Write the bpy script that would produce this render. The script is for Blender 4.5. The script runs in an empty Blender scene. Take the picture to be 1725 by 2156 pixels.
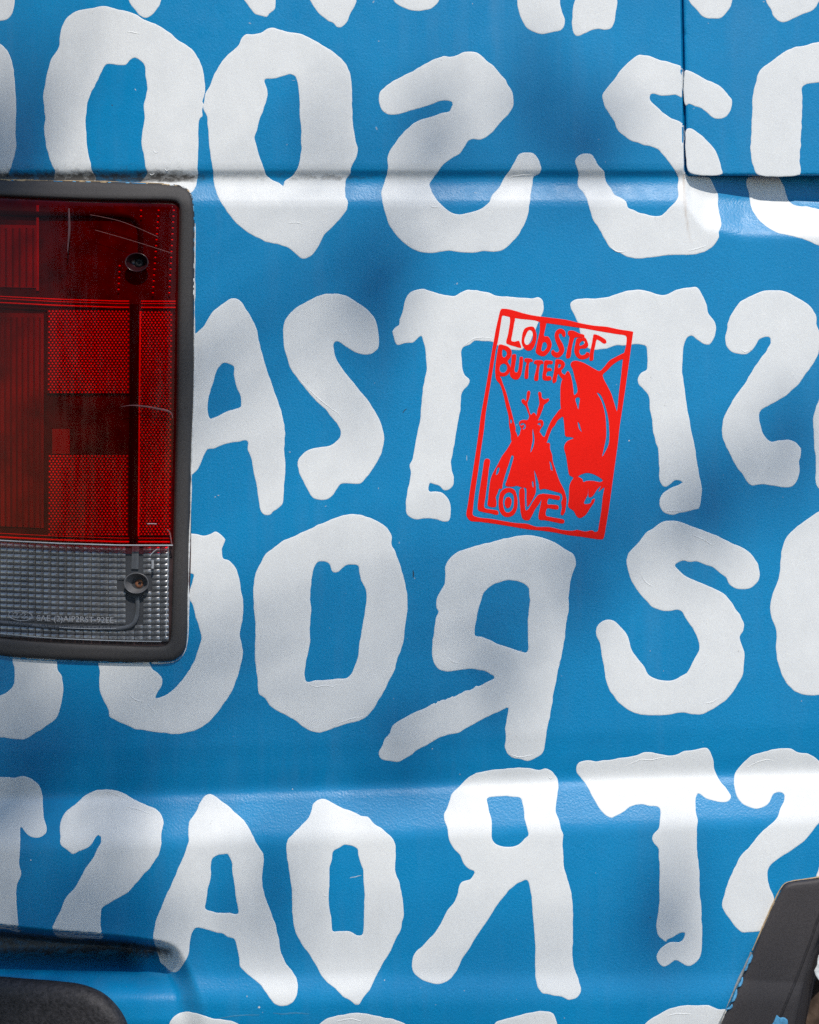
import bpy, math, random
import numpy as np
from mathutils import Vector
from mathutils.geometry import delaunay_2d_cdt

scene = bpy.context.scene
col = scene.collection
rng = np.random.default_rng(7)
random.seed(7)

# ------------------------------------------------------------------ camera, world, sun, exposure
SC = 0.00042            # metres on the panel for one unit of the tracing grid (1725 x 2156 units)
DIST = 2.2              # camera to panel
ZC = 1.0                # height of the lens above the ground
cam_d = bpy.data.cameras.new("camera")
cam = bpy.data.objects.new("camera", cam_d); col.objects.link(cam)
cam.location = (0, -DIST, ZC); cam.rotation_euler = (math.radians(90), 0, 0)
cam_d.sensor_fit = 'HORIZONTAL'; cam_d.sensor_width = 36
cam_d.lens = 36 * DIST / (1725 * SC)
cam_d.clip_start = 0.05; cam_d.clip_end = 500
scene.camera = cam

SUN_EL, SUN_AZ = math.radians(52), math.radians(9)      # azimuth: to the right of straight out from the panel
LDIR = np.array([math.sin(SUN_AZ) * math.cos(SUN_EL), -math.cos(SUN_AZ) * math.cos(SUN_EL), math.sin(SUN_EL)])
world = bpy.data.worlds.new("World"); scene.world = world; world.use_nodes = True
wn = world.node_tree.nodes; wl = world.node_tree.links
sky = wn.new('ShaderNodeTexSky'); sky.sky_type = 'NISHITA'; sky.sun_disc = False
sky.sun_elevation = SUN_EL; sky.sun_rotation = math.pi - SUN_AZ
sky.air_density = 1.0; sky.dust_density = 0.0; sky.ozone_density = 2.0
wl.new(sky.outputs[0], wn['Background'].inputs[0]); wn['Background'].inputs[1].default_value = 0.15
sun_d = bpy.data.lights.new("sun", 'SUN'); sun_d.energy = 3.5; sun_d.angle = math.radians(0.53); sun_d.color = (1.0, 0.94, 0.86)
sun = bpy.data.objects.new("sun", sun_d); col.objects.link(sun)
sun.rotation_euler = Vector(LDIR).to_track_quat('Z', 'Y').to_euler()
sun.location = tuple(LDIR * 8)
vs = scene.view_settings
vs.view_transform = 'Standard'; vs.look = 'None'; vs.exposure = 0.07; vs.gamma = 1.0; vs.use_curve_mapping = False
scene.cycles.use_denoising = False
scene.cycles.max_bounces = 8; scene.cycles.transparent_max_bounces = 12

# ------------------------------------------------------------------ materials
def new_mat(name):
    m = bpy.data.materials.new(name); m.use_nodes = True
    nt = m.node_tree
    return m, nt, nt.nodes, nt.links, nt.nodes['Principled BSDF']

def noise_node(nt, scale, detail=4, rough=0.55, coord='Object', stretch=None):
    tc = nt.nodes.new('ShaderNodeTexCoord')
    n = nt.nodes.new('ShaderNodeTexNoise'); n.inputs['Scale'].default_value = scale
    n.inputs['Detail'].default_value = detail; n.inputs['Roughness'].default_value = rough
    if stretch:
        mp = nt.nodes.new('ShaderNodeMapping'); mp.inputs['Scale'].default_value = stretch
        nt.links.new(tc.outputs[coord], mp.inputs[0]); nt.links.new(mp.outputs[0], n.inputs['Vector'])
    else:
        nt.links.new(tc.outputs[coord], n.inputs['Vector'])
    return n

def ramp(nt, src, p0, c0, p1, c1):
    r = nt.nodes.new('ShaderNodeValToRGB')
    r.color_ramp.elements[0].position = p0; r.color_ramp.elements[0].color = c0
    r.color_ramp.elements[1].position = p1; r.color_ramp.elements[1].color = c1
    nt.links.new(src, r.inputs[0]); return r

def mixc(nt, fac, a, b, mode='MIX'):
    m = nt.nodes.new('ShaderNodeMix'); m.data_type = 'RGBA'; m.blend_type = mode
    for k, v in ((0, fac), (6, a), (7, b)):
        if hasattr(v, 'links') or hasattr(v, 'is_output'):
            nt.links.new(v, m.inputs[k])
        else:
            m.inputs[k].default_value = v
    return m.outputs[2]

def bump(nt, src, strength, dist, prev=None):
    b = nt.nodes.new('ShaderNodeBump'); b.inputs['Strength'].default_value = strength
    b.inputs['Distance'].default_value = dist
    nt.links.new(src, b.inputs['Height'])
    if prev is not None: nt.links.new(prev, b.inputs['Normal'])
    return b.outputs[0]

def math_node(nt, op, a, b):
    m = nt.nodes.new('ShaderNodeMath'); m.operation = op; m.use_clamp = True
    for k, v in ((0, a), (1, b)):
        if hasattr(v, 'is_output'): nt.links.new(v, m.inputs[k])
        else: m.inputs[k].default_value = v
    return m.outputs[0]

def c4(*a): return (a[0], a[1], a[2], 1.0)

def body_paint(name, base, dark, rough, grain, brush=False, peel=1.0, spec=0.32):
    m, nt, N, L, P = new_mat(name)
    big = noise_node(nt, 9 if not brush else 26, 5, 0.65)
    colr = ramp(nt, big.outputs['Fac'], 0.3, c4(*dark), 0.7, c4(*base)).outputs[0]
    fine = noise_node(nt, 1100, 2, 0.7)
    g = ramp(nt, fine.outputs['Fac'], 0.25, c4(1 - grain, 1 - grain, 1 - grain), 0.75, c4(1 + grain, 1 + grain, 1 + grain)).outputs[0]
    colr = mixc(nt, 1.0, colr, g, 'MULTIPLY')
    # tiny chips and specks
    sp = noise_node(nt, 260, 1, 0.4)
    spm = ramp(nt, sp.outputs['Fac'], 0.815, c4(0, 0, 0), 0.83, c4(1, 1, 1)).outputs[0]
    colr = mixc(nt, math_node(nt, 'MULTIPLY', spm, 0.5), colr, c4(0.5, 0.52, 0.52) if not brush else c4(0.35, 0.34, 0.32))
    # dried rain streaks and road film
    stn = noise_node(nt, 55, 5, 0.6, stretch=(1, 1, 0.07))
    stm = ramp(nt, stn.outputs['Fac'], 0.48, c4(0, 0, 0), 0.72, c4(1, 1, 1)).outputs[0]
    fl = noise_node(nt, 6, 4, 0.6)
    flm = ramp(nt, fl.outputs['Fac'], 0.4, c4(0, 0, 0), 0.75, c4(1, 1, 1)).outputs[0]
    film = math_node(nt, 'MULTIPLY', math_node(nt, 'MULTIPLY', stm, flm), 0.07 if not brush else 0.10)
    colr = mixc(nt, film, colr, c4(0.42, 0.43, 0.42) if not brush else c4(0.42, 0.40, 0.36))
    # grime in the swage groove and round the lamp; shade painted into the pocket
    at = N.new('ShaderNodeAttribute'); at.attribute_name = 'dirt_shade'
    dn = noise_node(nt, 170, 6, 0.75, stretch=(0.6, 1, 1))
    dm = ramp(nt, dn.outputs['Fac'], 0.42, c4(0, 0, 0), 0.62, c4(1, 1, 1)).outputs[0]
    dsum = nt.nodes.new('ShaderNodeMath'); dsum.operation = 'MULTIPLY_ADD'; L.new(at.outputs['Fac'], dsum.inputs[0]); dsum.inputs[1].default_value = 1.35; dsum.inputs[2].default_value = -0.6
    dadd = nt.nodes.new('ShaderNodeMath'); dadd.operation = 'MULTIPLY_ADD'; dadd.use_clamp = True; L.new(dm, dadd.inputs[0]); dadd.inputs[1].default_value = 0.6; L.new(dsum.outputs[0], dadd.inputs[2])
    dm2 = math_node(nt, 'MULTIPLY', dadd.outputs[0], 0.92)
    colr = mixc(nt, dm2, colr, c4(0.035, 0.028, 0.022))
    # rusty water stain under the door seam
    ar = N.new('ShaderNodeAttribute'); ar.attribute_name = 'rust'
    colr = mixc(nt, math_node(nt, 'MULTIPLY', ar.outputs['Fac'], 0.6), colr, c4(0.42, 0.27, 0.15))
    L.new(colr, P.inputs['Base Color'])
    P.inputs['Specular IOR Level'].default_value = spec
    rn = noise_node(nt, 60, 3)
    rr = ramp(nt, rn.outputs['Fac'], 0.3, c4(rough - .06, 0, 0), 0.7, c4(rough + .06, 0, 0))
    sep = N.new('ShaderNodeSeparateColor'); L.new(rr.outputs[0], sep.inputs[0]); L.new(sep.outputs[0], P.inputs['Roughness'])
    p1 = noise_node(nt, 520, 3, 0.6)
    b = bump(nt, p1.outputs['Fac'], 0.5 * peel, 0.0004)
    p2 = noise_node(nt, 22, 2)
    b = bump(nt, p2.outputs['Fac'], 0.025, 0.004, b)
    if brush:
        p3 = noise_node(nt, 70, 4, 0.6, stretch=(1.0, 1, 0.3))
        b = bump(nt, p3.outputs['Fac'], 0.34, 0.0016, b)
    L.new(b, P.inputs['Normal'])
    return m

M_BLUE = body_paint('blue_vehicle_paint', (0.000, 0.252, 0.53), (0.000, 0.220, 0.475), 0.39, 0.12, peel=1.4, spec=0.40)
M_WHITE = body_paint('white_brushed_paint', (0.84, 0.845, 0.83), (0.765, 0.775, 0.77), 0.5, 0.045, brush=True, peel=0.45)

def simple(name, base, rough, spec=0.5, nscale=300, nvar=0.25, bmp=0.2, bdist=0.0003, metal=0.0, coat=0.0):
    m, nt, N, L, P = new_mat(name)
    n = noise_node(nt, nscale, 4)
    lo = tuple(max(0, v * (1 - nvar)) for v in base); hi = tuple(min(1, v * (1 + nvar)) for v in base)
    L.new(ramp(nt, n.outputs['Fac'], 0.3, c4(*lo), 0.7, c4(*hi)).outputs[0], P.inputs['Base Color'])
    P.inputs['Roughness'].default_value = rough; P.inputs['Specular IOR Level'].default_value = spec
    P.inputs['Metallic'].default_value = metal; P.inputs['Coat Weight'].default_value = coat
    if bmp: L.new(bump(nt, n.outputs['Fac'], bmp, bdist), P.inputs['Normal'])
    return m

M_RED_STICKER = simple('red_vinyl', (0.97, 0.010, 0.003), 0.5, 0.15, 700, 0.08, 0.2)
M_BEZEL = simple('black_rubber_trim', (0.050, 0.046, 0.045), 0.62, 0.4, 1200, 0.3, 0.5, 0.0003)
M_TRIM = simple('arch_plastic', (0.048, 0.042, 0.043), 0.62, 0.4, 900, 0.25, 0.4, 0.0003)
M_BUMPER = simple('bumper_plastic', (0.026, 0.024, 0.026), 0.62, 0.4, 260, 0.6, 0.9, 0.0012)
M_SEALANT = simple('tan_sealant', (0.50, 0.37, 0.22), 0.8, 0.2, 200)
M_CHIP_BLUE = simple('pale_blue_overpaint', (0.10, 0.36, 0.60), 0.5, 0.4, 300)
M_CHIP_WHITE = simple('white_overpaint', (0.70, 0.72, 0.72), 0.5, 0.4, 300)
M_HOUSING = simple('lamp_housing', (0.055, 0.03, 0.03), 0.55, 0.3, 60, 0.5)
M_GASKET = simple('lamp_gasket', (0.012, 0.012, 0.014), 0.6, 0.3)
M_REFLEX = simple('reflex_prism', (0.85, 0.30, 0.25), 0.22, 0.9, 40, 0.25, 0.0)
M_REFLEX_BASE = simple('reflex_base', (0.085, 0.03, 0.03), 0.4, 0.5, 30, 0.3, 0.0)
M_EDGE = simple('lens_edge_prism', (0.95, 0.45, 0.4), 0.3, 0.6, 40, 0.15, 0.0)
M_PILLOW = simple('clear_prism', (0.25, 0.25, 0.255), 0.2, 1.0, 60, 0.3, 0.0, metal=0.55)
M_CLEAR_EDGE = simple('frosted_edge', (0.40, 0.42, 0.44), 0.45, 0.4, 60, 0.1, 0.0)
M_TEXT = simple('moulded_lettering', (0.31, 0.32, 0.34), 0.4, 0.4, 60, 0.1, 0.0)
M_SCREW = simple('rusty_screw', (0.22, 0.09, 0.045), 0.7, 0.4, 300, 0.5)
M_WELL = simple('screw_well_plastic', (0.11, 0.11, 0.115), 0.35, 0.5, 80, 0.2, 0.0)
M_WELL_RED = simple('red_well_plastic', (0.03, 0.006, 0.008), 0.25, 0.6, 80, 0.2, 0.0)
M_TYRE = simple('dusty_tyre', (0.075, 0.052, 0.038), 0.85, 0.2, 90, 0.5, 0.5, 0.002)
M_LINER = simple('wheel_liner', (0.012, 0.011, 0.011), 0.8, 0.2)
M_JAMB = simple('door_jamb', (0.01, 0.012, 0.016), 0.8, 0.2)
M_LEAF = simple('leaf', (0.03, 0.05, 0.022), 0.55, 0.4, 20, 0.4, 0.0)
M_BARK = simple('bark', (0.12, 0.09, 0.065), 0.85, 0.2, 25, 0.4, 0.6, 0.01)
M_GROUND = simple('asphalt', (0.065, 0.067, 0.07), 0.85, 0.3, 40, 0.3, 0.4, 0.004)

def lens_mat(name, tint, frost=0.0):
    m, nt, N, L, P = new_mat(name)
    N.remove(P); out = N['Material Output']
    tr = N.new('ShaderNodeBsdfTransparent'); tr.inputs[0].default_value = c4(*tint)
    gl = N.new('ShaderNodeBsdfGlossy'); gl.inputs['Roughness'].default_value = 0.07; gl.inputs[0].default_value = c4(1, 1, 1)
    lw = N.new('ShaderNodeLayerWeight'); lw.inputs[0].default_value = 0.5
    pw = math_node(nt, 'POWER', lw.outputs['Facing'], 4.0); fr = nt.nodes.new('ShaderNodeMath'); fr.operation = 'MULTIPLY_ADD'
    L.new(pw, fr.inputs[0]); fr.inputs[1].default_value = 0.6; fr.inputs[2].default_value = 0.008
    n = noise_node(nt, 40, 3, stretch=(3, 1, 0.3))
    mx = N.new('ShaderNodeMixShader'); L.new(fr.outputs[0], mx.inputs[0]); L.new(tr.outputs[0], mx.inputs[1]); L.new(gl.outputs[0], mx.inputs[2])
    last = mx.outputs[0]
    if frost:
        df = N.new('ShaderNodeBsdfDiffuse'); df.inputs[0].default_value = c4(*[0.3 * t + 0.05 for t in tint])
        m2 = N.new('ShaderNodeMixShader'); m2.inputs[0].default_value = frost
        L.new(last, m2.inputs[1]); L.new(df.outputs[0], m2.inputs[2]); last = m2.outputs[0]
    L.new(last, out.inputs[0]); return m
M_LENS_RED = lens_mat('red_lens', (0.88, 0.003, 0.014), 0.0)
M_LENS_CLEAR = lens_mat('clear_lens', (0.93, 0.94, 0.95), 0.0)

# ------------------------------------------------------------------ shape of the van's side (px right, py down; metres, + = away from the viewer)
def table(pts, blur):
    xs = np.arange(-600, 2900, 1.0)
    p = np.array(pts, float)
    v = np.interp(xs, p[:, 0], p[:, 1])
    if blur > 0:
        k = np.arange(-int(3 * blur), int(3 * blur) + 1); w = np.exp(-0.5 * (k / blur) ** 2); w /= w.sum()
        v = np.convolve(np.pad(v, len(k) // 2, mode='edge'), w, mode='valid')
    return lambda q: np.interp(q, xs, v)

GROOVE = table([(300, 0), (345, 0.3), (358, 1.0), (368, 3.6), (374, 4.8), (382, 4.8), (391, 3.9), (422, -1.0), (434, -1.8), (500, -2.0)], 2.5)
LOWER = table([(400, -3.2), (500, -3.2), (2900, -3.2)], 0)
SHOULDER = table([(-260, 0), (-150, 0.6), (-95, 3.0), (-62, 5.2), (-48, 5.2), (-40, 2.8), (42, -9.8), (58, -11.2), (110, -11.6)], 6)
SH_PATH = table([(-300, 1738), (0, 1733), (350, 1724), (870, 1706), (1200, 1694), (1450, 1685), (1725, 1677), (2200, 1668)], 60)
BOTTOM = table([(2020, 0), (2052, -0.8), (2092, -6.0), (2112, -7.0), (2150, -5.5), (2240, 1), (2500, 25)], 8)
REC_PROF = table([(-10, 1.0), (0, 1.0), (40, 0.86), (96, 0.03), (104, 0.0), (200, 0.0)], 5)
SEAM = lambda py: 1436 + 7.3 * np.clip(py, -300, 380) / 363.0
sstep = lambda t: np.clip(t, 0, 1) ** 2 * (3 - 2 * np.clip(t, 0, 1))

REC_TOP = table([(-400, 1915), (0, 1950), (120, 1962), (250, 1972), (330, 1982), (420, 2000)], 12)
REC_RIGHT = table([(1900, 330), (1985, 352), (2050, 385), (2110, 408), (2180, 420), (2400, 440)], 14)
REC_DEPTH = table([(1940, 44), (1995, 44), (2045, 27), (2100, 13), (2150, 9), (2400, 9)], 6)
REC_DEEP = table([(1900, 50), (2012, 50), (2046, 0), (2400, 0)], 5)

def F_body(px, py):
    px = np.asarray(px, float); py = np.asarray(py, float)
    t = np.clip(380 - px, 0, 605) * SC
    R = 0.27
    f = R - np.sqrt(R * R - t * t)
    f = f + ((1078 - py) / 1078.0) ** 2 * 0.003
    g = GROOVE(py) * 0.001
    # recess under the sliding door
    s = SEAM(py)
    in_x = px - s
    d0 = np.interp(in_x, [0, 10, 60, 150, 290, 700], [6, 9, 13, 18, 22, 26]) * 0.001
    slope_t = np.clip((py - 372) / np.interp(in_x, [0, 40, 120], [60, 110, 126]), 0, 1.2)
    prof = REC_PROF(slope_t * 100)
    rec = -0.0020 + (d0 + 0.0020) * prof
    w = sstep((in_x + 3.5) / np.interp(py, [0, 372, 380, 500], [3, 3, 9, 34]))
    f_g = g * (1 - w) + rec * w
    f = f + f_g
    f = f + SHOULDER(py - SH_PATH(px)) * 0.001
    f = f + BOTTOM(py) * 0.001 * np.interp(px, [300, 520, 1100, 1725], [1.3, 1.0, 0.75, 0.55])
    # pocket above the bumper end
    a = sstep((py - REC_TOP(px) + 4) / 26.0)
    b = sstep((REC_RIGHT(py) + 22 - px) / 58.0)
    f = f + (REC_DEPTH(py) * b + REC_DEEP(py) * sstep((318 - px) / 50.0)) * 0.001 * a
    # faint waviness of old pressed steel
    f = f + 0.0008 * np.sin(px / 170 + 0.8 * np.sin(py / 260)) * np.sin(py / 210 + 1.3) 
    return f

def F_door(px, py):
    py = np.asarray(py, float); px = np.asarray(px, float)
    return ((1078 - py) / 1078.0) ** 2 * 0.003 - 0.0003 + 0 * px

def to_world(px, py, f):
    k = 1 + f / DIST
    return np.stack([(px - 862.5) * SC * k, f, ZC + (1078 - py) * SC * k], -1)

def dirt_shade_at(px, py):
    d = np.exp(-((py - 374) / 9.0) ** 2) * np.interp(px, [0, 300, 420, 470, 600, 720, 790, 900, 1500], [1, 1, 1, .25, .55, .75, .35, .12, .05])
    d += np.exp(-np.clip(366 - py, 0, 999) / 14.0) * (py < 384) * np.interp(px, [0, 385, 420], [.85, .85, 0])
    # shade painted into the pocket above the bumper
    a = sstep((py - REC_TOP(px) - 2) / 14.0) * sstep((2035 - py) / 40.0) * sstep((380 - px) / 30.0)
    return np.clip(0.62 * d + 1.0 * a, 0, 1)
def rust_at(px, py):
    xs = np.interp(py, [370, 440, 500, 560], [1440, 1443, 1452, 1475])
    d = np.exp(-((px - xs) / 2.2) ** 2) * np.interp(py, [368, 380, 470, 520], [.9, .8, .6, 0])
    return np.clip(d, 0, 1) * (py > 366)

# ------------------------------------------------------------------ mesh helpers
def link(name, me, mat, parent=None):
    o = bpy.data.objects.new(name, me); col.objects.link(o)
    if mat is not None: me.materials.append(mat)
    if parent is not None: o.parent = parent
    return o

def mesh(name, V, Fc, mat, parent=None, smooth=True, attrs=None):
    me = bpy.data.meshes.new(name)
    me.from_pydata([tuple(map(float, v)) for v in V], [], [tuple(map(int, f)) for f in Fc])
    if smooth: me.polygons.foreach_set('use_smooth', [True] * len(me.polygons))
    if attrs:
        for k, a in attrs.items():
            at = me.attributes.new(k, 'FLOAT', 'POINT'); at.data.foreach_set('value', np.asarray(a, np.float32))
    me.update()
    return link(name, me, mat, parent)

def empty(name, loc=(0, 0, 0), parent=None):
    o = bpy.data.objects.new(name, None); col.objects.link(o); o.location = loc; o.empty_display_size = 0.1
    if parent is not None: o.parent = parent
    return o

def spline(pts, step=4.0, jit=0.0, closed=True):
    P = np.array(pts, float); n = len(P); out = []
    rngN = n if closed else n - 1
    for i in range(rngN):
        if closed:
            p0, p1, p2, p3 = P[i - 1], P[i], P[(i + 1) % n], P[(i + 2) % n]
        else:
            p0, p1, p2, p3 = P[max(i - 1, 0)], P[i], P[i + 1], P[min(i + 2, n - 1)]
        # centripetal knots keep tight corners from overshooting
        d1 = max(np.linalg.norm(p1 - p0), 1e-6) ** .5; d2 = max(np.linalg.norm(p2 - p1), 1e-6) ** .5; d3 = max(np.linalg.norm(p3 - p2), 1e-6) ** .5
        m1 = (p2 - p1) - d2 * ((p1 - p0) / d1 * 1.0) / 1.0 * 0
        t1 = ((p1 - p0) / d1 - (p2 - p0) / (d1 + d2) + (p2 - p1) / d2) * d2
        t2 = ((p2 - p1) / d2 - (p3 - p1) / (d2 + d3) + (p3 - p2) / d3) * d2
        k = max(1, int(round(np.linalg.norm(p2 - p1) / step)))
        for j in range(k):
            t = j / k
            out.append((2 * t**3 - 3 * t**2 + 1) * p1 + (t**3 - 2 * t**2 + t) * t1 + (-2 * t**3 + 3 * t**2) * p2 + (t**3 - t**2) * t2)
    if not closed: out.append(P[-1])
    Q = np.array(out)
    if jit:
        m = len(Q)
        nz = rng.normal(size=(m, 2)) * jit
        nz = nz * 0.5 + np.roll(nz, 1, 0) * 0.3 + np.roll(nz, -1, 0) * 0.3
        Q = Q + nz
    return Q

def inside(loop, Q):
    x, y = Q[:, 0], Q[:, 1]; r = np.zeros(len(Q), bool)
    a = loop; b = np.roll(loop, -1, 0)
    for (x1, y1), (x2, y2) in zip(a, b):
        if y1 == y2: continue
        c = ((y1 > y) != (y2 > y)) & (x < (x2 - x1) * (y - y1) / (y2 - y1) + x1)
        r ^= c
    return r

def seg_dist(loops, Q):
    d = np.full(len(Q), 1e9)
    for lp in loops:
        a = lp; b = np.roll(lp, -1, 0); ab = b - a; L2 = np.maximum((ab ** 2).sum(1), 1e-12)
        for s in range(0, len(Q), 3000):
            q = Q[s:s + 3000]
            t = np.clip(((q[:, None] - a[None]) * ab[None]).sum(2) / L2, 0, 1)
            dd = np.sqrt((((a[None] + t[..., None] * ab[None]) - q[:, None]) ** 2).sum(2)).min(1)
            d[s:s + 3000] = np.minimum(d[s:s + 3000], dd)
    return d

FINE = [(335, 445, 3.0), (1560, 1800, 5.0), (1930, 2120, 3.0)]
def ylines(y0, y1, step):
    ys = []; y = y0
    while y <= y1:
        ys.append(y); st = step
        for a, b, s in FINE:
            if a - step < y < b: st = min(st, s)
        y += st
    return np.array(ys)

def fill(name, adds, cuts, Ff, prof, mat, parent=None, step=9.0, excl=None, dist_loops=None, attrs=False, fine=True, islands=None, smooth=True, extra=None, cons=None):
    """Triangulated sheet on the surface Ff, bounded by the loops adds minus cuts; prof = offset towards the viewer by distance to the edge."""
    loops = list(adds) + list(cuts) + list(islands or [])
    every = loops + list(cons or [])
    B = np.concatenate(every); edges = []; k = 0
    for lp in every:
        n = len(lp); edges += [(k + i, k + (i + 1) % n) for i in range(n)]; k += n
    def keep(Q):
        r = np.zeros(len(Q), bool)
        for a in adds: r |= inside(a, Q)
        for c in cuts: r &= ~inside(c, Q)
        for a in islands or []: r |= inside(a, Q)
        for e in excl or []: r &= ~inside(e, Q)
        return r
    x0, y0 = np.concatenate(loops).min(0); x1, y1 = np.concatenate(loops).max(0)
    ys = ylines(y0 + 1, y1, step) if fine else np.arange(y0 + 1, y1, step)
    xs = np.arange(x0 + 1, x1, step)
    G = np.array(np.meshgrid(xs, ys)).reshape(2, -1).T + rng.uniform(-.3, .3, (len(xs) * len(ys), 2))
    rings = []
    pd = np.array([p[0] for p in prof]); po = np.array([p[1] for p in prof])
    for lp in loops:
        tg = np.roll(lp, -1, 0) - np.roll(lp, 1, 0); tg /= np.maximum(np.linalg.norm(tg, axis=1), 1e-9)[:, None]
        nm = np.stack([-tg[:, 1], tg[:, 0]], 1)
        for d in pd[1:]:
            for s in (-1, 1): rings.append(lp + nm * d * s)
    Q = [B]
    dl = dist_loops or loops
    if rings:
        Rr = np.concatenate(rings); Rr = Rr[keep(Rr)]; dr = seg_dist(loops, Rr)
        ok = np.zeros(len(Rr), bool)
        for d in pd[1:]: ok |= np.abs(dr - d) < 0.12
        Q.append(Rr[ok])
    G = G[keep(G)]
    if len(G):
        G = G[seg_dist(loops, G) > max(pd[-1] + 1.0, step * 0.35)]; Q.append(G)
    if extra is not None: Q.append(extra)
    Q = np.concatenate(Q)
    vo, eo, fo, *_ = delaunay_2d_cdt([Vector((q[0], -q[1])) for q in Q], edges, [], 0, 1e-4)
    V = np.array([(v.x, -v.y) for v in vo]); T = np.array([f for f in fo if len(f) == 3], int)
    C = V[T].mean(1); T = T[keep(C)]
    used = np.unique(T); rm = -np.ones(len(V), int); rm[used] = np.arange(len(used)); V = V[used]; T = rm[T]
    d = seg_dist(dl, V)
    off = np.interp(d, pd, po) * 0.001
    W = to_world(V[:, 0], V[:, 1], Ff(V[:, 0], V[:, 1]) - off)
    at = None
    if attrs: at = {'dirt_shade': dirt_shade_at(V[:, 0], V[:, 1]), 'rust': rust_at(V[:, 0], V[:, 1])}
    return mesh(name, W, T, mat, parent, smooth, at)

# tile coordinates used while tracing
def T(k, *pts):
    ox = (0, 575, 1150)[(k - 1) % 3]; oy = (0, 575, 1092.5, 1581.25)[(k - 1) // 3]
    return [(ox + x / 3, oy + y / 3) for x, y in pts]
def V1(*pts): return [(966 + x * .22666, 632.5 + y * .22666) for x, y in pts]
def V2(*pts): return [(966 + x * .22666, 891.25 + y * .22666) for x, y in pts]
def Z3(*pts): return [(1437.5 + x / 6, 1811.25 + y / 6) for x, y in pts]

# ------------------------------------------------------------------ ground
gm = bpy.data.meshes.new('ground'); gm.from_pydata([(-40, -40, 0), (40, -40, 0), (40, 40, 0), (-40, 40, 0)], [], [(0, 1, 2, 3)])
ground = link('ground', gm, M_GROUND); ground['kind'] = 'structure'; ground['label'] = 'grey asphalt under the van'; ground['category'] = 'ground'

# ------------------------------------------------------------------ the van
van = empty('van', (0, 0, 0))
van['label'] = 'bright blue van side hand-painted with big white mirrored letters, red tail light at its corner'
van['category'] = 'van'

# side panel: one pressed sheet with swage groove, shoulder, bumper pocket and door recess
OPENING = spline(Z3((1250, 2300), (1330, 1950), (1430, 1580), (1520, 1250), (1640, 950), (2050, 600), (2900, 300), (4100, 100), (4100, 3700), (1200, 3700)), 20)
xs = np.unique(np.concatenate([np.arange(-215, 430, 4), np.arange(430, 1425, 9), np.arange(1425, 1480, 1.5), np.arange(1480, 1760, 6), np.arange(1760, 2101, 15), np.arange(2110, 2701, 30)]))
ys = np.unique(np.concatenate([np.arange(-700, -220, 30), np.arange(-220, 330, 9), np.arange(330, 450, 2.0), np.arange(450, 520, 4), np.arange(520, 1550, 10), np.arange(1550, 1810, 4), np.arange(1810, 1930, 8), np.arange(1930, 2060, 2.0), np.arange(2060, 2200, 4), np.arange(2200, 2400, 12)]))
PX, PY = np.meshgrid(xs, ys)
W = to_world(PX, PY, F_body(PX, PY)).reshape(-1, 3)
nx, ny = len(xs), len(ys)
i, j = np.meshgrid(np.arange(nx - 1), np.arange(ny - 1)); a = (j * nx + i).ravel()
quads = np.stack([a, a + nx, a + nx + 1, a + 1], 1)
cen = np.stack([PX.ravel()[quads].mean(1), PY.ravel()[quads].mean(1)], 1)
quads = quads[~inside(OPENING, cen)]
mesh('side_panel', W, quads, M_BLUE, van, True, {'dirt_shade': dirt_shade_at(PX.ravel(), PY.ravel()), 'rust': rust_at(PX.ravel(), PY.ravel())})

# the rear face of the body, turning away round the corner
edge = to_world(np.full(ny, -215.0), ys, F_body(np.full(ny, -215.0), ys))
V = np.concatenate([edge + np.array([0.002 - 0.03 * (1 - math.exp(-d / .08)), d, 0]) for d in (0.0, 0.02, 0.06, 0.12, 0.3, 0.8)])
mesh('rear_panel', V, [(r * ny + k, (r + 1) * ny + k, (r + 1) * ny + k + 1, r * ny + k + 1) for r in range(5) for k in range(ny - 1)], M_BLUE, van, True, {'dirt_shade': np.zeros(len(V)), 'rust': np.zeros(len(V))})

# sliding door
dl = [(SEAM(y) + 2.6, y) for y in np.linspace(-700, 352, 100)]
dl += [(1446.4 + 14 * (1 - math.cos(t)), 352 + 17.5 * math.sin(t)) for t in np.linspace(0.15, math.pi / 2, 9)]
dl += [(x, 369.5) for x in np.linspace(1466, 2700, 130)] + [(2700, y) for y in np.linspace(360, -700, 60)] + [(x, -700) for x in np.linspace(2690, 1440, 70)]
dl = np.array(dl)
door = fill('sliding_door', [dl], [], F_door, [(0, -9), (0.4, -4), (1.2, -1.2), (3, -0.3), (6, 0)], M_BLUE, van, 14, attrs=True)

# painted letters -----------------------------------------------------------
LP = [(0, -0.10), (0.9, 0.15), (2.2, 0.21)]
letters = {}
def letter(key, outer, holes=(), Ff=F_body, jit=0.55, bot=None):
    o = fill('painted_letter', [spline(outer, 4.5, jit)], [spline(h, 4.5, jit) for h in holes], Ff, LP, M_WHITE, van, 4.0 if key in ('4a', '4b', '4c', '1e', '1i') else 9.0, attrs=True)
    letters[key] = o; return o

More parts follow.
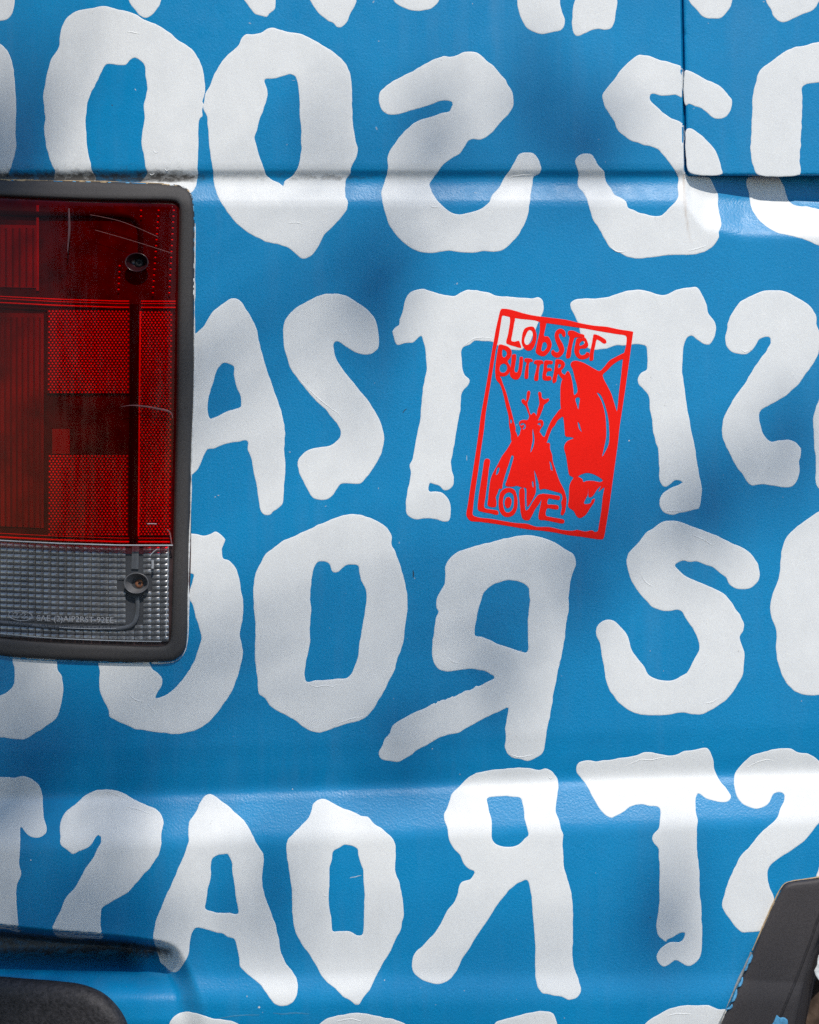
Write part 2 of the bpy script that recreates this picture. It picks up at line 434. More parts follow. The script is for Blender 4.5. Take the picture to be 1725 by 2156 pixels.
# row at the top edge of the picture (only the lower ends show)
up = -240
letter('0a', T(1, (-90, up), (95, up), (95, 0), (88, 50), (78, 85), (55, 115), (20, 130), (-5, 132), (-90, 125)))
letter('0b', T(1, (790, up), (808, -30), (820, 20), (858, 68), (890, 104), (915, 114), (950, 100), (990, 60), (1015, 15), (1025, -30), (1060, up)))
letter('0c', T(1, (1440, up), (1525, -30), (1545, 5), (1585, 60), (1612, 90), (1650, 98), (1685, 107), (1700, 88), (1725, 70), (1738, 55), (1742, 20), (1742, -30), (1730, up)))
letter('0d', T(2, (120, up), (215, -30), (235, 5), (290, 85), (340, 125), (385, 150), (400, 168), (425, 174), (455, 155), (470, 130), (490, 80), (520, 30), (530, -30), (540, up)))
letter('0e', T(2, (720, up), (755, -30), (770, 15), (830, 50), (900, 68), (960, 65), (1015, 45), (1045, 10), (1060, -30), (1090, up)))
letter('0f', T(2, (1540, up), (1542, -30), (1550, 60), (1570, 120), (1600, 170), (1640, 200), (1690, 213), (1725, 211), (1785, 200), (1825, 185), (1843, 150), (1840, 110), (1820, 50), (1810, -30), (1800, up)))
letter('0g', T(3, (220, up), (190, -30), (170, 50), (165, 110), (162, 140), (172, 205), (190, 225), (212, 228), (240, 212), (325, 182), (370, 188), (410, 180), (430, 150), (440, 90), (450, 30), (452, -30), (452, up)))
letter('0h', T(3, (890, up), (888, -30), (912, 20), (955, 65), (985, 100), (1010, 115), (1060, 117), (1100, 115), (1140, 80), (1170, 30), (1182, -30), (1190, up)), Ff=F_door)
letter('0i', T(3, (1350, up), (1380, -30), (1395, 20), (1420, 60), (1435, 100), (1465, 128), (1500, 140), (1545, 125), (1585, 105), (1650, 80), (1690, 60), (1725, 10), (1760, -30), (1800, up)), Ff=F_door)

# first full row
letter('1a', T(1, (-200, 220), (-60, 240), (0, 272), (40, 310), (75, 385), (92, 480), (98, 570), (103, 650), (103, 730), (98, 850), (103, 910), (92, 980), (75, 1040), (60, 1085), (45, 1108), (0, 1125), (-200, 1135)))
letter('1b', T(1, (355, 1150), (342, 1120), (347, 1080), (325, 1040), (300, 960), (287, 890), (278, 800), (286, 750), (276, 680), (272, 600), (285, 530), (295, 470), (320, 380), (350, 335), (372, 295), (378, 230), (395, 160), (430, 105), (480, 70), (560, 52), (620, 42), (645, 37), (690, 42), (740, 58), (800, 68), (860, 90), (905, 118), (980, 150), (1050, 190), (1110, 240), (1170, 280), (1220, 318), (1255, 370), (1280, 430), (1292, 500), (1298, 560), (1290, 610), (1279, 640), (1288, 660), (1278, 690), (1278, 735), (1265, 745), (1255, 800), (1255, 900), (1252, 1000), (1250, 1060), (1252, 1090), (1245, 1140), (1235, 1180), (1210, 1215), (1180, 1200), (1150, 1185), (1000, 1180), (880, 1175), (890, 1150), (925, 1110), (930, 1085), (922, 1070), (912, 1000), (900, 950), (893, 900), (898, 830), (913, 745), (908, 680), (912, 640), (925, 580), (928, 540), (918, 480), (915, 420), (895, 390), (850, 366), (825, 378), (795, 408), (750, 412), (705, 404), (675, 406), (650, 440), (635, 470), (610, 520), (575, 590), (552, 660), (548, 710), (540, 775), (545, 850), (555, 950), (575, 1040), (590, 1090), (605, 1120), (600, 1160), (480, 1165)))
letter('1c', T(1, (1348, 1090), (1330, 980), (1320, 900), (1312, 800), (1305, 730), (1285, 690), (1288, 640), (1298, 590), (1325, 540), (1345, 490), (1380, 420), (1420, 365), (1470, 320), (1510, 280), (1520, 245), (1555, 215), (1605, 214), (1650, 205), (1690, 180), (1722, 172)) +
  T(2, (40, 185), (100, 200), (150, 207), (220, 232), (280, 265), (360, 312), (430, 370), (470, 420), (492, 480), (500, 560), (502, 700), (508, 800), (525, 890), (537, 935), (528, 990), (495, 1060), (490, 1095), (465, 1130), (458, 1160), (460, 1235), (475, 1275), (470, 1315), (440, 1360), (390, 1420), (320, 1490), (280, 1570), (240, 1615), (190, 1635), (150, 1610), (105, 1570), (70, 1555), (0, 1537)) +
  T(1, (1690, 1530), (1640, 1510), (1560, 1465), (1480, 1395), (1430, 1330), (1390, 1265), (1365, 1210), (1352, 1150), (1350, 1115)),
  [T(1, (1672, 503), (1688, 560), (1690, 610), (1670, 680), (1640, 755), (1625, 820), (1610, 870), (1620, 920), (1645, 1000), (1670, 1070), (1680, 1105), (1710, 1128)) + T(2, (10, 1142), (40, 1155), (65, 1172), (72, 1145), (110, 1120), (140, 1090), (160, 1050), (175, 970), (180, 940), (175, 900), (178, 830), (172, 780), (167, 700), (168, 620), (160, 560), (150, 500), (135, 478), (110, 470), (60, 482), (0, 498))])
letter('1d', T(2, (668, 620), (672, 590), (690, 565), (740, 520), (830, 475), (920, 425), (1000, 380), (1050, 360), (1085, 352), (1120, 358), (1160, 348), (1200, 330), (1245, 325), (1290, 332), (1320, 350), (1350, 380), (1400, 420), (1430, 460), (1470, 505), (1495, 550), (1515, 590), (1520, 620), (1518, 670), (1490, 720), (1440, 770), (1390, 830), (1355, 862), (1320, 880), (1240, 885), (1210, 925), (1180, 970), (1130, 1000), (1070, 1045), (1040, 1090), (1010, 1130), (990, 1170), (1005, 1210), (1040, 1265), (1080, 1305), (1140, 1348), (1180, 1353), (1250, 1340), (1310, 1320), (1360, 1280), (1390, 1225), (1430, 1180), (1460, 1125), (1490, 1080), (1530, 1015), (1550, 975), (1580, 962), (1625, 962), (1660, 980), (1690, 1030), (1695, 1070), (1680, 1100), (1650, 1115), (1640, 1170), (1630, 1230), (1620, 1310), (1600, 1390), (1560, 1470), (1510, 1530), (1440, 1585), (1340, 1588), (1250, 1597), (1180, 1592), (1110, 1585), (1000, 1598), (920, 1590), (860, 1560), (790, 1500), (740, 1430), (710, 1350), (690, 1270), (683, 1210), (700, 1160), (715, 1110), (725, 1060), (722, 1000), (735, 960), (770, 905), (820, 840), (900, 770), (1000, 735), (1060, 715), (1100, 705), (1115, 700), (1135, 660), (1130, 645), (1090, 635), (1050, 638), (1000, 660), (940, 680), (880, 695), (820, 715), (760, 725), (710, 715), (685, 690), (670, 650)))
letter('1e', T(3, (863, 430), (820, 405), (760, 385), (735, 380), (680, 362), (640, 350), (590, 345), (560, 360), (520, 395), (470, 445), (430, 500), (380, 560), (358, 595), (358, 630), (375, 680), (410, 735), (435, 775), (445, 810), (480, 850), (530, 885), (600, 910), (690, 935), (730, 970), (780, 1030), (820, 1090), (836, 1125), (830, 1180), (835, 1240), (820, 1265), (780, 1310), (730, 1358), (700, 1365), (620, 1350), (560, 1330), (520, 1310), (505, 1270), (480, 1250), (440, 1235), (410, 1190), (380, 1145), (372, 1110), (370, 1085), (330, 1040), (310, 1005), (285, 975), (245, 968), (205, 980), (184, 1015), (190, 1050), (205, 1100), (200, 1170), (235, 1220), (265, 1280), (290, 1370), (330, 1440), (370, 1510), (410, 1570), (470, 1600), (520, 1625), (590, 1632), (700, 1622), (790, 1610), (850, 1610), (930, 1608), (1000, 1590), (1060, 1550), (1095, 1500), (1092, 1470), (1108, 1420), (1100, 1370), (1088, 1300), (1085, 1220), (1060, 1170), (1030, 1118), (960, 1113), (895, 1108), (876, 1085), (873, 960), (870, 790), (840, 765), (790, 745), (730, 700), (680, 655), (655, 620), (660, 597), (680, 593), (740, 605), (820, 600), (840, 610), (866, 620)))
letter('1f', T(3, (880, 450), (900, 445), (960, 470), (1000, 495), (1060, 520), (1110, 550), (1150, 595), (1172, 625), (1177, 660), (1165, 700), (1140, 735), (1085, 752), (1050, 740), (1010, 705), (980, 685), (935, 668), (905, 655), (883, 665)), Ff=F_door)
letter('1g', T(3, (890, 812), (910, 808), (945, 825), (1000, 870), (1050, 920), (1085, 980), (1105, 1050), (1113, 1098), (940, 1101), (905, 1085), (892, 1060)), Ff=F_door)
letter('1h', T(3, (1900, 240), (1725, 263), (1640, 285), (1560, 300), (1490, 335), (1420, 390), (1350, 445), (1325, 520), (1308, 590), (1302, 700), (1298, 790), (1296, 860), (1290, 930), (1298, 1000), (1315, 1060), (1335, 1100), (1605, 1100), (1612, 1070), (1602, 1010), (1610, 920), (1612, 850), (1618, 750), (1620, 650), (1620, 590), (1618, 550), (1640, 535), (1725, 520), (1900, 500)), Ff=F_door)
letter('1i', T(3, (1278, 1120), (1268, 1160), (1280, 1220), (1290, 1290), (1310, 1340), (1350, 1395), (1400, 1435), (1450, 1465), (1550, 1490), (1650, 1520), (1725, 1555), (1900, 1610), (1900, 1330), (1725, 1320), (1660, 1305), (1560, 1290), (1520, 1240), (1508, 1190), (1480, 1135), (1470, 1120)))

# second row
letter('2a', T(4, (1170, 420), (1225, 390), (1280, 340), (1340, 250), (1390, 205), (1430, 175), (1450, 162), (1490, 160), (1525, 180), (1560, 235), (1600, 300), (1625, 360), (1635, 420), (1655, 500), (1680, 590), (1710, 670), (1725, 720)) + T(5, (30, 800), (55, 880), (72, 960), (78, 1010), (70, 1110), (80, 1220), (72, 1330), (62, 1450), (40, 1480), (20, 1495), (0, 1510)) + T(4, (1710, 1525), (1680, 1532), (1650, 1510), (1635, 1440), (1620, 1340), (1600, 1250), (1585, 1170), (1565, 1110), (1562, 1062), (1500, 1068), (1430, 1078), (1390, 1095), (1350, 1110), (1310, 1115), (1290, 1150), (1260, 1220), (1225, 1265), (1160, 1300)),
  [T(4, (1380, 600), (1420, 565), (1450, 575), (1475, 590), (1478, 650), (1495, 720), (1520, 790), (1520, 845), (1490, 855), (1430, 875), (1330, 918), (1315, 880), (1312, 830), (1325, 760), (1350, 680))])
letter('2b', T(5, (62, 360), (70, 310), (100, 260), (150, 215), (220, 175), (280, 145), (310, 133), (430, 133), (480, 150), (540, 190), (590, 225), (640, 280), (660, 340), (668, 400), (672, 440), (660, 480), (630, 505), (590, 515), (550, 510), (500, 490), (460, 465), (430, 442), (395, 432), (383, 450), (388, 490), (400, 540), (440, 605), (490, 670), (540, 730), (590, 790), (630, 850), (670, 920), (695, 990), (702, 1050), (690, 1120), (670, 1175), (640, 1225), (600, 1280), (550, 1330), (500, 1332), (430, 1332), (410, 1355), (380, 1400), (340, 1430), (290, 1432), (250, 1415), (220, 1370), (190, 1310), (165, 1260), (155, 1210), (160, 1180), (190, 1140), (240, 1110), (300, 1100), (350, 1092), (390, 1070), (420, 1040), (424, 1000), (410, 960), (370, 910), (330, 860), (270, 805), (210, 740), (150, 660), (110, 600), (95, 550), (70, 480), (65, 420)))
letter('2c', T(5, (755, 370), (775, 340), (795, 325), (800, 290), (820, 240), (830, 180), (845, 150), (870, 120), (910, 103), (960, 100), (1000, 115), (1050, 130), (1100, 140), (1155, 140), (1200, 115), (1240, 103), (1290, 108), (1350, 120), (1420, 142), (1500, 150), (1570, 155), (1640, 158), (1680, 155), (1705, 175), (1712, 225), (1700, 260), (1680, 308), (1649, 383), (1608, 458), (1574, 482), (1533, 490), (1486, 480), (1430, 465), (1384, 434), (1330, 432), (1275, 430), (1245, 450), (1205, 468), (1190, 490), (1195, 560), (1200, 620), (1215, 645), (1238, 665), (1240, 690), (1225, 720), (1200, 745), (1190, 770), (1185, 850), (1170, 930), (1155, 1030), (1140, 1120), (1125, 1200), (1135, 1260), (1145, 1300), (1135, 1345), (1110, 1368), (1075, 1370), (1050, 1345), (1020, 1335), (992, 1330), (988, 1378), (1030, 1378), (1080, 1395), (1110, 1430), (1125, 1480), (1122, 1530), (1110, 1565), (1075, 1570), (1030, 1555), (960, 1550), (900, 1558), (850, 1530), (838, 1470), (845, 1400), (860, 1320), (868, 1250), (862, 1220), (880, 1170), (895, 1100), (910, 1010), (925, 950), (935, 850), (945, 750), (958, 670), (970, 610), (968, 560), (962, 490), (950, 430), (937, 397), (910, 415), (880, 440), (830, 445), (785, 455), (765, 420), (760, 395)))
letter('2d', T(6, (155, 185), (190, 165), (250, 160), (340, 158), (420, 142), (480, 120), (540, 106), (600, 106), (670, 120), (745, 140), (800, 115), (860, 95), (900, 92), (955, 88), (980, 120), (1005, 170), (1020, 215), (1030, 255), (1060, 295), (1075, 330), (1072, 380), (1055, 425), (1035, 450), (1000, 448), (960, 425), (920, 395), (900, 400), (880, 430), (868, 480), (862, 560), (865, 640), (875, 720), (885, 800), (905, 920), (925, 1020), (945, 1120), (958, 1200), (972, 1290), (985, 1360), (982, 1430), (970, 1480), (920, 1500), (850, 1515), (790, 1528), (745, 1515), (720, 1480), (718, 1430), (740, 1390), (780, 1360), (820, 1345), (862, 1322), (850, 1312), (815, 1310), (785, 1335), (760, 1352), (735, 1345), (718, 1310), (715, 1230), (708, 1120), (690, 1060), (675, 1000), (668, 920), (655, 850), (645, 770), (615, 735), (585, 700), (580, 665), (600, 630), (635, 610), (640, 575), (638, 520), (632, 465), (600, 452), (555, 450), (500, 458), (430, 460), (380, 478), (320, 485), (265, 475), (240, 440), (215, 380), (208, 330), (190, 290), (170, 250), (155, 215)))
letter('2e', T(6, (1130, 420), (1140, 370), (1150, 310), (1180, 240), (1230, 180), (1300, 140), (1380, 110), (1450, 106), (1510, 115), (1580, 150), (1660, 200), (1705, 265), (1710, 320), (1725, 370), (1735, 440), (1725, 500), (1690, 570), (1640, 640), (1580, 720), (1500, 785), (1400, 840), (1360, 865), (1348, 895), (1355, 960), (1380, 1025), (1415, 1060), (1470, 1058), (1530, 1052), (1580, 1070), (1610, 1110), (1610, 1150), (1600, 1190), (1605, 1240), (1595, 1290), (1560, 1345), (1520, 1355), (1440, 1345), (1370, 1335), (1295, 1342), (1265, 1310), (1240, 1270), (1200, 1220), (1160, 1140), (1125, 1070), (1110, 1000), (1125, 910), (1160, 840), (1200, 770), (1260, 690), (1300, 620), (1350, 550), (1400, 480), (1420, 430), (1415, 410), (1390, 403), (1355, 415), (1330, 450), (1300, 490), (1270, 510), (1225, 512), (1180, 500), (1145, 470)))
letter('2f', T(6, (1900, 500), (1800, 580), (1725, 795), (1705, 850), (1688, 920), (1690, 1000), (1695, 1100), (1705, 1200), (1705, 1330), (1725, 1362), (1800, 1390), (1900, 1380)))

# third row
letter('3a', T(7, (-250, 1170), (-100, 1150), (0, 1115), (50, 1090), (85, 1050), (92, 1000), (90, 940), (80, 870), (200, 870), (350, 880), (365, 950), (390, 1000), (400, 1060), (395, 1130), (380, 1200), (355, 1260), (290, 1310), (230, 1350), (160, 1392), (100, 1392), (30, 1382), (-100, 1375), (-250, 1360)))
letter('3b', T(7, (1150, 95), (1230, 95), (1290, 105), (1330, 95), (1355, 80), (1390, 95), (1422, 130), (1415, 160), (1405, 200), (1410, 250), (1450, 265), (1490, 310), (1510, 360), (1520, 430), (1535, 510), (1538, 570), (1530, 650), (1515, 730), (1530, 790), (1537, 850), (1520, 930), (1500, 1000), (1470, 1080), (1420, 1160), (1370, 1230), (1310, 1290), (1250, 1330), (1180, 1350), (1110, 1362), (1040, 1355), (960, 1345), (885, 1332), (860, 1330), (800, 1305), (740, 1280), (690, 1245), (688, 1215), (655, 1150), (630, 1080), (627, 1010), (628, 960), (620, 915), (630, 880), (930, 885), (945, 915), (965, 950), (1000, 975), (1025, 1010), (1025, 1050), (1000, 1090), (982, 1130), (1020, 1125), (1080, 1090), (1130, 1040), (1180, 980), (1220, 910), (1240, 860), (1260, 800), (1270, 745), (1255, 680), (1230, 600), (1215, 540), (1195, 500), (1195, 460), (1215, 400), (1222, 352), (1195, 345), (1150, 340)))
letter('3c', T(7, (1600, 450), (1605, 400), (1610, 360), (1640, 290), (1680, 220), (1725, 182)) + T(8, (60, 140), (150, 100), (250, 55), (350, 10), (440, -22), (500, -30), (560, -24), (610, -8), (670, 18), (730, 68), (752, 110), (752, 160), (770, 200), (800, 280), (820, 350), (840, 430), (850, 520), (848, 600), (835, 680), (828, 760), (810, 830), (785, 890), (770, 950), (740, 1010), (700, 1090), (660, 1160), (620, 1220), (585, 1255), (530, 1280), (450, 1300), (390, 1320), (340, 1340), (290, 1352), (235, 1340), (190, 1315), (140, 1275), (80, 1240), (20, 1210)) + T(7, (1725, 1195), (1700, 1175), (1675, 1135), (1635, 1105), (1628, 1030), (1620, 950), (1610, 850), (1612, 760), (1610, 650), (1605, 560)),
  [T(8, (270, 290), (285, 272), (315, 268), (355, 285), (368, 320), (380, 338), (410, 335), (440, 310), (465, 293), (510, 290), (538, 298), (545, 340), (560, 400), (585, 450), (590, 520), (580, 590), (570, 650), (555, 730), (545, 800), (535, 870), (510, 940), (490, 985), (460, 1005), (390, 1010), (330, 1018), (270, 1018), (215, 1028), (203, 1010), (205, 920), (220, 850), (235, 780), (232, 700), (242, 580), (235, 480), (243, 400), (250, 340))])
# dry-brush edge along the R's leg
dry = []
for q in np.linspace(0, 1, 26):
    x = 1020 + (1300 - 1020) * q; y = 1165 + (1052 - 1165) * q
    dry += [(x, y + rng.uniform(-5, 7))]
letter('3d', T(8, (1090, 300), (1110, 260), (1150, 220), (1220, 190), (1300, 165), (1400, 140), (1480, 120), (1560, 105), (1650, 105), (1725, 125)) + T(9, (60, 150), (120, 190), (165, 215), (185, 250), (188, 290), (170, 340), (155, 400), (145, 480), (145, 570), (130, 650), (120, 750), (100, 860), (80, 950), (60, 1050), (45, 1120), (35, 1200), (15, 1290), (0, 1390)) + T(8, (1715, 1450), (1695, 1490), (1660, 1510), (1610, 1530), (1560, 1518), (1510, 1508), (1480, 1480), (1465, 1440), (1470, 1370), (1465, 1320), (1475, 1270), (1485, 1195), (1430, 1215), (1350, 1255), (1280, 1290), (1220, 1325), (1160, 1355), (1110, 1365), (1050, 1385), (980, 1425), (920, 1455), (860, 1500), (800, 1532), (740, 1532), (690, 1520), (668, 1490), (675, 1460), (690, 1430), (700, 1400), (735, 1355), (755, 1310), (790, 1280), (870, 1235), (950, 1200), *dry, (1350, 1030), (1400, 1003), (1375, 980), (1330, 960), (1270, 950), (1200, 952), (1130, 965), (1080, 965), (1040, 945), (1015, 905), (1005, 850), (1008, 780), (1020, 690), (1030, 620), (1045, 585), (1035, 570), (1030, 520), (1045, 480), (1075, 430), (1090, 380)),
  [T(8, (1335, 465), (1370, 430), (1420, 405), (1490, 388), (1550, 395), (1590, 412), (1615, 440), (1622, 500), (1618, 570), (1610, 650), (1610, 750), (1605, 842), (1570, 838), (1500, 815), (1430, 795), (1380, 770), (1320, 745), (1280, 740), (1275, 700), (1285, 640), (1300, 570), (1315, 520))])
letter('3e', T(9, (508, 270), (520, 220), (560, 175), (590, 140), (630, 90), (680, 55), (730, 20), (780, 10), (840, 15), (890, 35), (960, 60), (1040, 90), (1110, 120), (1190, 160), (1280, 205), (1330, 270), (1350, 330), (1345, 380), (1310, 425), (1260, 445), (1200, 440), (1160, 415), (1135, 370), (1100, 345), (1060, 310), (1010, 290), (950, 270), (900, 272), (860, 268), (815, 290), (845, 330), (900, 370), (960, 395), (1030, 425), (1110, 465), (1160, 510), (1200, 570), (1235, 620), (1252, 670), (1248, 705), (1225, 745), (1240, 800), (1255, 850), (1250, 920), (1245, 980), (1215, 1040), (1170, 1110), (1120, 1160), (1050, 1205), (970, 1238), (860, 1225), (760, 1240), (680, 1242), (580, 1235), (520, 1210), (470, 1170), (420, 1110), (390, 1060), (375, 1000), (365, 930), (350, 860), (340, 790), (318, 740), (320, 690), (350, 650), (385, 637), (430, 645), (470, 680), (510, 730), (530, 780), (550, 840), (590, 895), (625, 940), (640, 975), (680, 1005), (750, 1020), (810, 1018), (850, 995), (890, 970), (930, 895), (968, 825), (960, 770), (930, 700), (890, 640), (860, 590), (840, 575), (790, 585), (730, 580), (670, 555), (630, 515), (590, 470), (545, 400), (520, 340)))
letter('3f', T(9, (2000, -120), (1800, -90), (1725, -47), (1640, 8), (1610, 30), (1550, 80), (1510, 130), (1490, 200), (1480, 280), (1475, 350), (1450, 430), (1425, 500), (1415, 570), (1425, 630), (1450, 690), (1455, 750), (1452, 830), (1465, 910), (1490, 980), (1530, 1050), (1590, 1100), (1640, 1115), (1725, 1115), (1850, 1120), (2000, 1080)))

# fourth row
letter('4a', T(10, (-300, 150), (-100, 158), (0, 163), (60, 165), (100, 168), (130, 158), (180, 168), (225, 195), (250, 225), (270, 280), (272, 350), (278, 420), (295, 480), (290, 520), (265, 540), (210, 545), (180, 535), (155, 510), (132, 482), (130, 560), (125, 650), (122, 720), (135, 770), (125, 810), (108, 850), (105, 950), (110, 1030), (120, 1100), (130, 1145), (60, 1130), (0, 1122), (-60, 1115), (-70, 800), (-80, 520), (-300, 500)))
letter('4b', T(10, (378, 490), (385, 440), (410, 390), (450, 355), (490, 325), (530, 285), (580, 258), (640, 243), (710, 245), (780, 265), (830, 295), (900, 330), (990, 370), (1025, 410), (1033, 460), (1020, 520), (1020, 590), (1005, 650), (970, 710), (910, 780), (850, 850), (800, 900), (730, 940), (670, 975), (642, 1000), (638, 1050), (635, 1100), (645, 1140), (658, 1170), (640, 1188), (560, 1185), (480, 1190), (380, 1180), (345, 1160), (330, 1135), (345, 1080), (380, 1010), (420, 920), (470, 865), (510, 800), (540, 740), (590, 670), (620, 610), (640, 575), (625, 532), (600, 555), (580, 590), (550, 615), (500, 635), (460, 652), (430, 630), (395, 605), (380, 580), (382, 540)))
letter('4c', T(10, (1190, 490), (1195, 450), (1225, 405), (1250, 360), (1270, 315), (1300, 280), (1330, 272), (1360, 285), (1410, 325), (1450, 350), (1480, 385), (1540, 435), (1580, 500), (1610, 560), (1640, 610), (1665, 650), (1668, 690), (1658, 770), (1660, 850), (1670, 900), (1690, 960), (1725, 1050)) + T(11, (20, 1110), (40, 1200), (55, 1280), (80, 1340), (120, 1390), (150, 1440), (158, 1480), (152, 1540), (120, 1595), (70, 1612), (20, 1605), (0, 1590)) + T(10, (1690, 1540), (1640, 1475), (1600, 1440), (1550, 1400), (1515, 1360), (1510, 1310), (1495, 1240), (1480, 1190), (1440, 1175), (1410, 1155), (1350, 1145), (1310, 1130), (1240, 1120), (1215, 1150), (1200, 1210), (1195, 1270), (1170, 1330), (1120, 1395), (1080, 1395), (1040, 1360), (1015, 1340), (1000, 1290), (985, 1240), (968, 1200), (972, 1130), (985, 1070), (1010, 1010), (1030, 960), (1060, 890), (1100, 800), (1130, 730), (1170, 640), (1190, 570)),
  [T(10, (1345, 675), (1370, 662), (1440, 653), (1450, 670), (1462, 700), (1470, 780), (1482, 850), (1490, 930), (1500, 980), (1502, 1025), (1440, 1022), (1400, 1022), (1350, 1015), (1297, 995), (1305, 940), (1315, 870), (1332, 800), (1335, 730))])
letter('4d', T(11, (82, 615), (90, 570), (130, 520), (180, 470), (225, 420), (245, 370), (250, 340), (280, 310), (320, 302), (355, 315), (390, 335), (430, 357), (500, 380), (560, 410), (600, 415), (640, 460), (690, 490), (740, 535), (770, 575), (775, 650), (772, 750), (790, 800), (810, 870), (820, 950), (827, 1020), (815, 1090), (800, 1150), (770, 1200), (740, 1270), (690, 1350), (650, 1430), (610, 1510), (570, 1560), (540, 1605), (520, 1605), (490, 1580), (440, 1550), (390, 1500), (340, 1460), (300, 1410), (280, 1370), (230, 1290), (180, 1220), (140, 1140), (125, 1060), (120, 970), (118, 880), (105, 780), (92, 700)),
  [T(11, (378, 640), (420, 612), (450, 595), (500, 600), (535, 620), (538, 660), (548, 700), (565, 745), (572, 830), (578, 900), (575, 960), (575, 1040), (572, 1120), (562, 1160), (530, 1162), (480, 1138), (420, 1138), (378, 1135), (372, 1080), (362, 1030), (355, 960), (352, 900), (358, 820), (358, 740), (372, 690))])
letter('4e', T(11, (1080, 400), (1100, 360), (1115, 310), (1130, 270), (1180, 220), (1220, 180), (1270, 145), (1340, 125), (1430, 115), (1540, 105), (1620, 108), (1690, 120), (1725, 112)) + T(12, (40, 130), (70, 170), (78, 230), (70, 290), (62, 350), (65, 390), (80, 430), (95, 490), (108, 530), (105, 600), (110, 680), (115, 740), (140, 820), (160, 900), (168, 1000), (172, 1150), (168, 1280), (180, 1370), (205, 1440), (220, 1500), (200, 1555), (150, 1573), (100, 1555), (40, 1545), (0, 1537)) + T(11, (1700, 1530), (1675, 1500), (1660, 1450), (1655, 1350), (1655, 1230), (1648, 1120), (1640, 1020), (1635, 930), (1620, 860), (1605, 815), (1560, 830), (1510, 865), (1460, 920), (1420, 970), (1380, 1030), (1330, 1110), (1280, 1180), (1240, 1250), (1200, 1310), (1160, 1390), (1120, 1440), (1070, 1470), (1010, 1470), (960, 1455), (905, 1420), (878, 1380), (880, 1320), (900, 1270), (940, 1235), (980, 1190), (1020, 1150), (1060, 1090), (1100, 1010), (1140, 960), (1165, 910), (1170, 870), (1195, 825), (1245, 810), (1275, 765), (1240, 750), (1205, 715), (1180, 660), (1145, 620), (1115, 570), (1105, 520), (1095, 470), (1082, 440)),
  [T(11, (1355, 300), (1400, 290), (1470, 285), (1530, 290), (1565, 300), (1575, 330), (1585, 380), (1590, 430), (1605, 490), (1613, 535), (1590, 555), (1565, 580), (1530, 600), (1470, 605), (1415, 590), (1388, 565), (1382, 510), (1385, 450), (1370, 400), (1360, 350))])
letter('4f', T(12, (188, 110), (200, 80), (240, 60), (280, 58), (310, 65), (400, 55), (490, 42), (560, 30), (640, 5), (700, 15), (770, 30), (830, 20), (870, 2), (940, -8), (1020, -19), (1035, 0), (1055, 50), (1062, 110), (1080, 150), (1110, 205), (1150, 250), (1170, 290), (1150, 318), (1110, 325), (1060, 315), (1010, 300), (965, 272), (948, 300), (945, 370), (960, 440), (955, 500), (955, 600), (962, 680), (970, 760), (970, 840), (970, 900), (980, 960), (985, 1060), (988, 1160), (985, 1240), (970, 1310), (930, 1350), (890, 1360), (850, 1335), (815, 1325), (780, 1350), (740, 1365), (710, 1335), (697, 1300), (715, 1260), (750, 1225), (790, 1208), (845, 1205), (865, 1190), (875, 1148), (840, 1155), (800, 1180), (770, 1190), (762, 1208), (735, 1190), (705, 1160), (697, 1110), (705, 1040), (715, 960), (715, 860), (718, 760), (712, 680), (710, 620), (685, 590), (672, 560), (680, 525), (710, 490), (718, 440), (715, 360), (690, 350), (640, 345), (585, 340), (530, 355), (490, 385), (450, 410), (415, 425), (375, 405), (340, 370), (310, 320), (280, 260), (250, 210), (215, 165), (195, 140)))
letter('4g', T(12, (1185, 190), (1200, 130), (1240, 80), (1300, 30), (1380, 5), (1440, -10), (1540, -15), (1600, 10), (1660, 18), (1725, 60), (1780, 120), (1800, 250), (1770, 380), (1690, 500), (1620, 580), (1550, 630), (1470, 680), (1420, 720), (1402, 760), (1405, 830), (1425, 890), (1440, 920), (1450, 980), (1430, 1050), (1375, 1132), (1290, 1145), (1240, 1148), (1200, 1115), (1165, 1070), (1130, 1020), (1112, 980), (1125, 910), (1150, 830), (1190, 740), (1240, 650), (1290, 600), (1340, 535), (1400, 480), (1460, 420), (1480, 360), (1505, 300), (1500, 270), (1460, 265), (1435, 275), (1415, 320), (1380, 355), (1320, 365), (1270, 350), (1220, 310), (1192, 250)))
letter('4h', T(12, (1860, 450), (1780, 600), (1735, 710), (1708, 800), (1760, 815), (1860, 780)))

# row at the bottom edge
letter('5a', T(10, (1050, 1900), (1060, 1760), (1075, 1710), (1110, 1670), (1160, 1648), (1210, 1650), (1260, 1662), (1340, 1690), (1430, 1700), (1500, 1720), (1560, 1770), (1600, 1900)))
letter('5b', T(11, (240, 1900), (270, 1770), (300, 1720), (340, 1690), (400, 1675), (470, 1660), (530, 1655), (600, 1662), (680, 1680), (760, 1695), (830, 1720), (870, 1770), (890, 1900)))
letter('5c', T(11, (1360, 1900), (1380, 1770), (1410, 1715), (1480, 1690), (1560, 1670), (1640, 1650), (1725, 1645)) + T(12, (40, 1655), (65, 1700), (75, 1770), (80, 1900)))
letter('5d', T(12, (580, 1900), (595, 1770), (640, 1710), (700, 1670), (780, 1630), (870, 1608), (950, 1605), (1040, 1610), (1090, 1630), (1140, 1635), (1125, 1690), (1100, 1770), (1060, 1900)))

